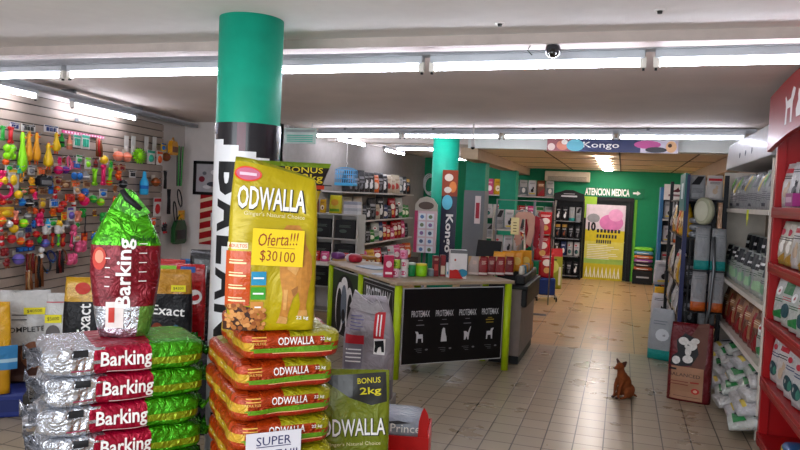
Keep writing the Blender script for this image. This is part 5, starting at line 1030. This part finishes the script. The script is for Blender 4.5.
# ------------------------------------------------------------------ red rack (right edge)
rr_ = empty('red_rack', 'red metal pet food rack with curved header at the right edge', 'rack', (1.2, 5.5, 0)); RY0, RY1 = 4.3-5.5, 6.6-5.5
for y in (RY0, RY1-.07):
    mb = MB(); mb.bx(0, .07, y, y+.07, 0, 2.76, REDP, .004); mb.build('post', rr_); mb = MB(); mb.bx(.07, .52, y+.02, y+.05, 0, 2.7, REDP); mb.build('side_panel', rr_)
mb = MB(); mb.bx(.5, .53, RY0, RY1, 0, 2.6, M('b08a80', .6)); mb.build('back_panel', rr_)
for z in (.12, .6, 1.1, 1.57, 2.03):
    mb = MB(); mb.bx(.0, .5, RY0+.07, RY1-.07, z-.05, z-.01, REDP, .004); mb.bx(-.015, .005, RY0+.05, RY1-.05, z-.085, z+.0, REDP, .004); mb.bx(-.019, -.015, RY0+.1, RY1-.1, z-.06, z-.03, M('8c1216', .3)); mb.build('shelf', rr_)
mb = MB(); n = 14; pts = []; 
for i in range(n+1): u = i/n; pts.append((RY0-.02+(RY1-RY0+.08)*u, 2.96+.07*math.sin(PI*u)))
for i in range(n, -1, -1): u = i/n; pts.append((RY0-.02+(RY1-RY0+.08)*u, 2.5+.1*math.sin(PI*u)))
mb.prism(pts, -.06, -.02, REDP, lambda v: Vector((v.y, v.x, v.z)))
fh = lambda v: Vector((-.062, -v.x, v.y))      # v.x to the viewer's right = towards the camera
mb.add(grid2(.08, 2.7, .7, 2.93), INKW, fh); mb.add(text2('ROYAL CANIN', .54, .08, .39, 2.81, 0, .006, 0), M('b3161c', .4, var=0), lambda v: Vector((-.064, -v.x, v.y)))
DOGP = [(0, 0), (.03, 0), (.035, .1), (.085, .1), (.09, 0), (.115, 0), (.12, .13), (.145, .17), (.155, .205), (.12, .225), (.1, .2), (.085, .16), (.03, .15), (.0, .19), (-.012, .18), (.008, .12)]
CATP = [(0, 0), (.06, 0), (.07, .06), (.055, .12), (.06, .16), (.05, .2), (.035, .185), (.02, .2), (.012, .16), (.02, .12), (-.01, .06)]
mb.add(poly2([(-.52+x*2.0, 2.66+y*1.15) for x, y in DOGP]), INKW, fh); mb.add(poly2([(-.15+x*2.0, 2.68+y*1.0) for x, y in CATP]), INKW, fh)
mb.build('header', rr_, fix=False)
rx = 1.31
row(['white_gold', 'white_red', 'white_gold', 'white_red', 'white_black', 'white_black', 'white_black', 'white_red'], (rx, 4.4, 2.031), (rx, 6.5, 2.031), .26, .36, .13, FACEX+.2, 'on the top shelf of the red rack', 'bags on the top red shelf')
row(['white_gold', 'white_red', 'white_gold', 'white_gold', 'white_black', 'white_gold', 'white_red', 'white_gold', 'white_gold'], (rx, 4.4, 1.571), (rx, 6.5, 1.571), .23, .35, .13, FACEX+.2, 'on the second shelf of the red rack', 'bags on the second red shelf')
row(['green_top', 'white_green', 'green_top', 'white_green', 'green_top', 'white_green', 'green_top', 'white_green'], (rx, 4.4, 1.101), (rx, 6.5, 1.101), .26, .36, .13, FACEX+.2, 'on the third shelf of the red rack', 'bags on the third red shelf')
row(['white_photo', 'white_photo', 'white_red', 'white_photo', 'white_photo', 'white_photo', 'white_red', 'white_photo'], (rx, 4.4, .601), (rx, 6.5, .601), .26, .38, .13, FACEX+.2, 'on the fourth shelf of the red rack', 'bags on the fourth red shelf')
P = Pillow(.5, .36, .14, 98, .01, 5, 2.6); mb = MB(); P.body(mb, lambda x: M('1c5a8c', .35, coat=.3), 8); P.put(mb, grid2(-.2, .08, .1, .1, 4, 1), M('c8b048', .5), .005); tag(mb.build('pet_food_sack', loc=(1.42, 5.75, .121), rz=FACEX), 'blue sack lying on the bottom shelf of the red rack', 'pet food sack')
o = box_item('purple_pack', .24, .1, .1, '8a2468', [('r', -.4, .3, .4, .7, 'c8a0b8')], 'purple pack standing high on the red rack', 'pack', (1.24, 5.95, 2.04), FACEX)

# ------------------------------------------------------------------ dog
dog = MB(); T_ = M('74380f', .8, bump=.3, bs=90, var=.25, vs=14)
dog.sph((0, .07, .075), (.068, .08, .075), T_); dog.sph((0, .03, .14), (.066, .07, .1), T_); dog.sph((0, -.01, .205), (.056, .06, .075), T_); dog.tube([(0, -.02, .22), (0, -.03, .27), (0, -.045, .31)], [.05, .04, .036], T_, 12)
dog.sph((0, -.048, .33), (.044, .046, .04), T_, 14); dog.tube([(0, -.07, .322), (0, -.105, .316), (0, -.125, .315)], [.03, .019, .014], T_, 10)
for s in (-1, 1):
    dog.tube([(s*.03, -.035, .19), (s*.034, -.065, .12), (s*.032, -.075, .06), (s*.03, -.08, .012)], [.03, .019, .013, .013], T_, 10); dog.sph((s*.03, -.092, .01), (.015, .022, .011), T_)
    dog.sph((s*.055, .04, .065), (.036, .065, .06), T_); dog.tube([(s*.06, .0, .03), (s*.06, -.03, .016), (s*.06, -.055, .012)], [.022, .014, .012], T_, 8); dog.sph((s*.06, -.06, .011), (.014, .024, .011), T_)
dog.tube([(0, .13, .03), (.03, .155, .016), (.055, .15, .012)], [.016, .012, .007], T_, 8)
p = on_z(622, 397.5); droot = empty('dog', 'small brown dog sitting on the tiled floor, head turned to the left', 'dog', (p.x, p.y, 0), R(-48))
body = dog.build('dog_body', droot); 
rm = body.modifiers.new('r', 'REMESH'); rm.mode = 'VOXEL'; rm.voxel_size = .0055; rm.use_smooth_shade = True; sm = body.modifiers.new('s', 'SMOOTH'); sm.factor = .6; sm.iterations = 5
hd_ = M('3c1c0c', .7)
for s in (-1, 1):
    mb = MB(); mb.prism([(-.026, 0), (.026, 0), (.018, .03), (.004, .062), (-.01, .055), (-.024, .025)], -.005, .005, hd_); e_ = mb.build('ear', droot, loc=(s*.032, -.035, .348)); e_.rotation_euler = (R(8), s*R(42), s*R(15))
    mb = MB(); mb.sph((s*.022, -.08, .332), .0065, M('0c0806', .1)); mb.build('eye', droot)
    mb = MB(); mb.sph((s*.03, -.096, .01), (.016, .02, .0115), M('2a150c', .7)); mb.build('paw', droot)
mb = MB(); mb.sph((0, -.131, .318), (.009, .009, .008), M('0c0a0a', .3)); mb.build('nose', droot)

# ------------------------------------------------------------------ toy wall
def wall_sz(px, py, off=.1):
    r = ray(px, py); w0 = WP+WN*off; t = (w0-CP).dot(WN)/r.dot(WN); P = CP+r*t; return (P-w0).dot(WD), P.z, (P-CP).dot(Fv)
panel = [o for o in bpy.data.objects if o.name == 'slatted_panel'][0]
def rub(c): return M(c, .35, coat=.15, var=.04)
def toy_mesh(kind, w, h, c, c2):
    mb = MB(); m1, m2 = rub(c), rub(c2 or c)
    if kind == 'bone':      # bone-shaped squeaky
        mb.tube([(0, 0, -h*.35), (0, 0, h*.35)], w*.28, m1, 10)
        for s in (-1, 1):
            for t in (-1, 1): mb.sph((t*w*.25, 0, s*h*.36), w*.28, m1, 10)
    elif kind == 'chicken':
        mb.lathe((0, 0, -h*.5), [(w*.2, 0), (w*.48, h*.1), (w*.5, h*.3), (w*.3, h*.55), (w*.2, h*.75), (w*.28, h*.85), (w*.15, h)], m1, 12); mb.tube([(0, -w*.2, h*.36), (0, -w*.55, h*.36)], [w*.12, .002], m2, 6)
        for s in (-1, 1): mb.tube([(s*w*.2, 0, -h*.48), (s*w*.25, 0, -h*.62)], w*.09, m2, 6); mb.sph((s*w*.45, 0, -h*.1), (w*.15, w*.12, h*.14), m1, 8)
        mb.sph((0, 0, h*.5), (w*.08, w*.15, w*.12), rub('c02020'), 8)
    elif kind == 'ball':
        mb.sph((0, 0, 0), min(w, h)/2, m1, 14); mb.tube([(math.cos(a)*w*.5, math.sin(a)*w*.5, 0) for a in [i*PI/8 for i in range(16)]], w*.05, m2, 5, closed=True); mb.bx(-w*.4, w*.4, w*.3, w*.3+.003, h*.35, h*.75, M('c8c0b0', .5))
    elif kind == 'ring': mb.tube([(math.cos(a)*w*.42, 0, math.sin(a)*h*.42) for a in [i*PI/10 for i in range(20)]], w*.08, m1, 8, closed=True)
    elif kind == 'plush':
        mb.sph((0, 0, -h*.1), (w*.35, w*.25, h*.26), m1, 10); mb.sph((0, -w*.05, h*.24), (w*.3, w*.26, h*.18), m1, 10)
        for s in (-1, 1): mb.sph((s*w*.24, 0, h*.4), (w*.1, w*.07, h*.1), m2, 8); mb.sph((s*w*.38, 0, h*.02), (w*.14, w*.12, h*.1), m1, 8); mb.sph((s*w*.22, -w*.1, -h*.36), (w*.15, w*.15, h*.11), m2, 8); mb.sph((s*w*.1, -w*.29, h*.28), w*.035, INK, 6)
    elif kind == 'card':
        mb.bx(-w/2, w/2, .0, .006, -h/2, h/2, M(c2 or 'c8bca8', .5)); mb.sph((0, -.0, -h*.1), (w*.34, .03, h*.28), m1, 10); mb.bx(-w*.45, w*.45, -.003, 0, h*.28, h*.46, M(c, .5))
    elif kind == 'cardset':
        mb.bx(-w/2, w/2, .0, .006, -h/2, h/2, M(c2 or 'c8bca8', .5))
        for i in range(3): mb.bx(-w*.35+i*w*.25, -w*.2+i*w*.25, -.015, 0, -h*.35, h*.2, m1, .003)
        mb.bx(-w*.45, w*.45, -.003, 0, h*.28, h*.46, m1)
    elif kind == 'spiky':
        mb.sph((0, 0, 0), min(w, h)*.3, m1, 10)
        for i in range(16): a = i*PI/8; mb.tube([(0, -.0, 0), (math.cos(a)*w*.5, -.02, math.sin(a)*h*.5)], [w*.06, w*.03], m1, 5)
    elif kind == 'bottle': mb.lathe((0, 0, -h*.5), [(w*.35, 0), (w*.45, h*.05), (w*.45, h*.55), (w*.2, h*.75), (w*.2, h*.9), (w*.15, h)], m1, 12); mb.lathe((0, 0, -h*.25), [(w*.46, 0), (w*.46, h*.15)], m2, 12)
    elif kind == 'glasses':
        for s in (-1, 1): mb.sph((s*w*.25, 0, -h*.1), (w*.26, .02, h*.4), m1, 12)
        mb.bx(-w*.1, w*.1, -.01, .01, 0, h*.15, m1)
    elif kind == 'leash':
        for j in range(3): mb.tube([(-w*.25+j*w*.2, -.01*j, h*.5), (-w*.4+j*w*.22, -.02, h*.1), (-w*.3+j*w*.25, -.01, -h*.45), (-w*.15+j*w*.25, -.01, -h*.47), (-w*.1+j*w*.2, -.01, 0), (-w*.22+j*w*.2, 0, h*.5)], .011, m1 if j != 1 else m2, 6)
        mb.bx(-w*.2, w*.2, 0, .005, h*.42, h*.56, M('c8c0b0', .5))
    elif kind == 'collar':
        mb.tube([(math.cos(a)*w*.4, math.sin(a)*w*.15, math.sin(a)*h*.45) for a in [i*PI/8 for i in range(16)]], .012, m1, 6, closed=True); mb.sph((0, -.02, -h*.45), (w*.12, .01, w*.12), m2, 8)
    elif kind == 'pouch': mb.prism([(-w*.3, h*.5), (w*.3, h*.5), (w*.5, h*.2), (w*.5, -h*.4), (w*.35, -h*.5), (-w*.35, -h*.5), (-w*.5, -h*.4), (-w*.5, h*.2)], -.04, .03, m1); mb.bx(-w*.4, w*.4, -.05, -.04, -h*.3, h*.1, m2, .004); mb.tube([(-w*.2, 0, h*.5), (0, 0, h*.75), (w*.2, 0, h*.5)], .01, m1, 6)
    elif kind == 'rope':
        mb.tube([(0, 0, h*.5), (w*.1, 0, h*.2), (-w*.1, 0, -.1*h), (w*.05, 0, -h*.4)], w*.16, m1, 8); mb.sph((0, 0, h*.38), w*.3, m2, 8); mb.sph((0, 0, -h*.3), w*.3, m2, 8)
        for j in range(5): mb.tube([(w*.05, 0, -h*.4), (w*.05+w*.12*(j-2), 0, -h*.55)], w*.05, m1, 5)
    elif kind == 'strap': 
        for j in range(4): mb.box((-w*.35+j*w*.23, -.01*j, 0), (w*.16, .01, h), m1 if j % 2 else m2, ry=R(j*2-3))
    return mb
CN = {'red': 'b3161c', 'darkred': '7c1418', 'lime': '86d414', 'yellow': 'e0b81c', 'orange': 'e05a14', 'amber': 'e09a1c', 'magenta': 'd4145c', 'pink': 'e05a84', 'blue': '1c6cc0', 'navy': '1c2c64', 'cyan': '2ca4d8', 'teal': '2cae90', 'green': '1f9a34', 'darkgreen': '1c4a24', 'purple': '5a2c84', 'black': '17171b', 'brown': '7a421c', 'tan': 'b89468', 'white': 'd4d0cc', 'salmon': 'd88068', 'grey': '78787c', 'violet': '6a5aa8'}
KW_ = {'bone': 'bone toy', 'chicken': 'rubber chicken toy', 'ball': 'ball toy', 'ring': 'ring toy', 'plush': 'soft animal toy', 'card': 'carded toy', 'cardset': 'carded set', 'spiky': 'spiky toy', 'bottle': 'bottle', 'glasses': 'twin-lobed toy', 'leash': 'leash', 'collar': 'collar', 'pouch': 'pouch', 'rope': 'rope toy', 'strap': 'straps'}
CATG = {'leash': 'leash', 'collar': 'collar', 'pouch': 'pouch', 'bottle': 'bottle', 'strap': 'strap'}
# (px, py, w px, h px, kind, colour, second colour)
TOYS = [
 (2,133,5,14,'bone','green','grey'),(9,135,6,16,'bone','red',''),(14,126,8,6,'cardset','navy','white'),(27,128,12,6,'cardset','black','white'),(49,129,13,6,'cardset','navy','white'),(61,140,5,12,'bottle','green','black'),
 (68,142,5,13,'bottle','salmon','tan'),(75,141,7,11,'cardset','teal','white'),(85,142,8,12,'cardset','teal','white'),(98,148,9,16,'leash','brown','red'),(117,156,10,9,'ball','salmon','orange'),(125,157,8,9,'ball','salmon','orange'),(138,156,15,13,'spiky','lime',''),(150,157,9,12,'card','teal','white'),(158,158,7,12,'card','orange','white'),(165,157,8,9,'ball','brown','darkred'),(163,147,6,7,'card','blue','yellow'),(171,148,8,12,'pouch','amber','brown'),
 (20,152,8,34,'chicken','lime','amber'),(28,146,7,26,'chicken','amber','orange'),(35,147,7,24,'chicken','amber','orange'),(46,155,8,20,'chicken','yellow','orange'),(54,142,7,16,'chicken','yellow','orange'),(8,152,12,9,'bone','lime',''),(5,162,6,6,'ball','orange','red'),
 (17,170,6,8,'cardset','teal','grey'),(23,170,5,7,'cardset','tan','brown'),(30,170,6,8,'card','grey','white'),(39,171,7,7,'cardset','orange','tan'),(47,171,7,7,'cardset','brown','tan'),(57,170,8,8,'ball','magenta','purple'),(64,170,5,7,'ball','purple','magenta'),
 (75,175,11,8,'glasses','blue',''),(76,165,8,7,'cardset','blue','pink'),(67,163,4,12,'collar','pink','pink'),(86,163,6,10,'card','lime','white'),(95,163,4,7,'bottle','darkred','black'),(94,177,6,16,'bone','lime','green'),(102,175,6,20,'bone','magenta',''),(108,174,5,12,'bone','lime',''),(109,166,5,10,'plush','green','lime'),(117,175,9,10,'plush','orange','red'),(121,184,4,8,'ball','black','grey'),
 (143,183,8,20,'bottle','cyan','blue'),(154,182,13,10,'ball','brown','orange'),(164,180,4,16,'leash','black','black'),(177,166,6,34,'strap','green','black'),(132,174,7,6,'cardset','black','white'),
 (11,178,9,17,'card','yellow','white'),(2,175,7,6,'bone','magenta',''),(3,190,14,15,'ring','magenta',''),(20,180,6,6,'plush','amber','tan'),(30,181,8,8,'plush','amber','yellow'),(41,181,11,9,'pouch','black','grey'),(49,185,5,15,'bottle','blue','navy'),
 (23,191,6,6,'card','salmon','green'),(31,190,7,7,'card','orange','brown'),(43,191,9,6,'cardset','brown','tan'),(64,184,8,7,'card','tan','brown'),(75,184,9,6,'cardset','orange','tan'),(85,184,7,6,'cardset','brown','tan'),
 (68,198,9,7,'cardset','red','orange'),(79,197,6,7,'ball','orange','red'),(84,192,7,6,'ball','blue','purple'),(83,201,8,9,'ball','magenta','red'),(91,199,7,7,'ball','green','lime'),(102,193,8,7,'card','blue','white'),(100,202,7,6,'ball','lime','yellow'),(113,204,6,13,'chicken','orange','green'),(121,198,5,10,'plush','lime','orange'),
 (27,203,8,6,'ball','black','white'),(35,203,5,7,'card','black','grey'),(41,203,6,9,'card','yellow','tan'),(52,203,8,7,'cardset','blue','white'),(62,204,6,6,'ball','red','orange'),(73,203,4,12,'bottle','white','red'),
 (5,212,12,9,'card','yellow','amber'),(17,211,5,5,'card','grey','black'),(37,219,11,13,'plush','magenta','pink'),(33,211,5,6,'ball','orange','red'),(41,211,5,5,'ball','red',''),(52,212,9,8,'plush','orange','amber'),(62,216,5,7,'card','orange','yellow'),(70,214,8,12,'card','violet','white'),(82,213,7,6,'bone','green',''),(83,225,3,20,'rope','black','black'),(93,213,6,6,'plush','brown','yellow'),(102,217,9,5,'bone','green',''),
 (7,224,6,6,'ball','white','grey'),(14,222,5,7,'ball','red','red'),(21,223,8,8,'ball','lime','yellow'),(32,224,6,8,'plush','blue','navy'),(46,223,5,8,'bottle','cyan','white'),
 (10,239,8,8,'ball','red','darkred'),(19,234,8,10,'card','grey','white'),(26,235,6,6,'ball','darkred','red'),(34,234,6,5,'ball','red','orange'),(18,241,7,5,'ball','orange','yellow'),(37,240,6,7,'plush','green','darkgreen'),(44,243,8,8,'ball','violet','blue'),(45,230,9,4,'bone','white',''),(57,229,10,4,'bone','white',''),(73,231,10,7,'rope','white','pink'),
 (51,240,6,12,'rope','orange','red'),(56,240,5,11,'rope','green','lime'),(62,240,8,11,'rope','orange','red'),(70,240,6,16,'rope','magenta','pink'),(80,246,12,6,'bone','pink',''),(92,237,8,10,'plush','blue','yellow'),(83,238,6,9,'card','orange','red'),(102,232,8,7,'cardset','amber','blue'),
 (25,249,16,4,'cardset','blue','navy'),(4,252,8,4,'bone','darkred',''),(17,259,10,8,'ball','violet','navy'),(39,253,8,7,'rope','tan','white'),(70,259,12,5,'bone','pink',''),(4,263,8,10,'plush','darkred','brown'),
 (29,264,10,18,'leash','darkred','brown'),(37,272,10,28,'leash','brown','black'),(26,283,8,20,'leash','brown','tan'),(45,262,10,18,'collar','black','blue'),(50,256,8,10,'collar','navy','cyan'),(57,262,9,20,'leash','black','darkred'),(63,256,7,12,'collar','brown','tan'),
 (157,207,9,16,'card','red','white'),(167,202,5,22,'leash','black','black'),(174,212,5,20,'collar','black','grey'),(178,198,6,16,'collar','black','grey'),(180,215,8,8,'card','amber','yellow'),(177,232,15,20,'pouch','darkgreen','black'),(163,228,8,10,'plush','black','red'),(153,222,6,8,'card','orange','white')]
random.seed(5)
FK = [('card', 'tan', 'white'), ('cardset', 'brown', 'tan'), ('card', 'orange', 'tan'), ('ball', 'red', 'orange'), ('plush', 'brown', 'tan'), ('card', 'green', 'white'), ('ball', 'blue', 'cyan'), ('cardset', 'navy', 'grey'), ('rope', 'white', 'red'), ('card', 'darkred', 'tan'), ('bone', 'salmon', ''), ('ball', 'yellow', 'amber'), ('plush', 'magenta', 'pink'), ('card', 'purple', 'white'), ('bottle', 'grey', 'white'), ('ball', 'orange', 'lime')]
FILL = []
for jy in range(15):
    for jx in range(20):
        fx, fy_ = 2+jx*6.2+random.uniform(-1.5, 1.5), 160+jy*6.8+.02*jx*jy*1.2+random.uniform(-1, 1)
        if fx > 124 or (fx > 84 and fy_ > 205) or fy_ > 256-.12*fx: continue
        if all(abs(fx-t[0]) > (t[2]/2+1.9) or abs(fy_-t[1]) > (t[3]/2+1.6) for t in TOYS+FILL):
            kk = random.choice(FK); FILL.append((fx, fy_, random.uniform(5, 8), random.uniform(6, 8)) + kk)
TOYS += FILL
rows_ = {}
for t in TOYS: rows_.setdefault(int((t[1]-120)/13), []).append(t)
rk_ = sorted(rows_); tc = 0
for ri, r in enumerate(rk_):
    for ci, (px, py, wp, hp_, kind, c, c2) in enumerate(sorted(rows_[r])):
        s_, z_, d_ = wall_sz(px, py); mpp = d_/FPX; round_ = kind in ('ball', 'bottle', 'chicken', 'plush', 'bone', 'rope')
        w_ = wp*mpp*(1.2 if round_ else 1.75); h_ = hp_*mpp*1.17
        if kind == 'ball': w_ = h_ = min(.14, max(w_, h_)*.95)
        if kind in ('chicken', 'plush', 'bottle', 'rope'): w_ = min(w_, .19)
        mb = toy_mesh(kind, w_, h_, CN[c], CN.get(c2, ''))
        off = .11+.03*((tc*37) % 3)/3; P = wl(s_, off, z_)
        o = mb.build('pet_'+KW_[kind].replace(' ', '_').replace('-', '_').replace('pet_', ''), loc=P, rz=WRZ)
        nm_ = ORD[ci] if ci < len(ORD) else 'twenty-'+ORD[ci-20]
        col_ = {'darkred': 'dark red', 'darkgreen': 'dark green'}.get(c, c)
        tag(o, '%s %s in the %s row of the toy wall, %s from the left' % (col_, KW_[kind], ORD[ri], nm_), CATG.get(kind, 'pet toy'), 'hanging goods on the slatted wall')
        mb = MB(); zt_ = z_+h_*.5-.012; mb.tube([(s_, -.04, zt_), (s_, -off-.05, zt_), (s_, -off-.06, zt_+.015)], .004, STEEL, 5, caps=True); mb.build('peg', panel, loc=(0, 0, 0)) if tc < 98 else mb.bm.free()
        tc += 1
# price strip and tag on the wall
sa, za, _ = wall_sz(62, 131, .06); sb, zb, _ = wall_sz(104, 138, .06)
mb = MB(); L = sb-sa; mb.box((0, 0, 0), (L, .01, .035), M('c8487c', .4))
for k in range(14): mb.add(grid2(-L/2+.05+k*L/14.5, -.01, -.0+-L/2+.09+k*L/14.5, .01), M('e8c8d8', .5), fl(-.006))
tag(mb.build('shelf_strip', loc=wl((sa+sb)/2, .06, (za+zb)/2), rz=WRZ), 'pink price strip across the upper toy wall', 'price strip')
s_, z_, _ = wall_sz(80, 121, .1); o = empty('wall_camera', 'small grey camera clipped near the top of the toy wall', 'camera', wl(s_, .1, z_), WRZ+.5); mb = MB(); mb.box((0, -.05, 0), (.06, .14, .05), M('b0b0a8', .4), rx=R(20), bev=.01); mb.build('camera_body', o); mb = MB(); mb.bx(-.01, .01, 0, .06, -.01, .03, DSTEEL); mb.build('mount', o)
# hanging netted card goods near the corner (transparent packs)
for k, px in enumerate([127, 134, 147, 155]):
    s_, z_, d_ = wall_sz(px, 150, .08); mb = MB(); mb.bx(-.06, .06, 0, .004, -.14, .14, M('d8d4d0', .2, coat=.5)); mb.sph((0, -.01, -.05), (.04, .02, .05), M('b8b0a8', .4), 8)
    tag(mb.build('clear_pack', loc=wl(s_, .07, z_+.06), rz=WRZ), 'clear hanging pack near the corner of the toy wall, %s from the left' % ORD[k], 'pack', 'clear packs by the corner')
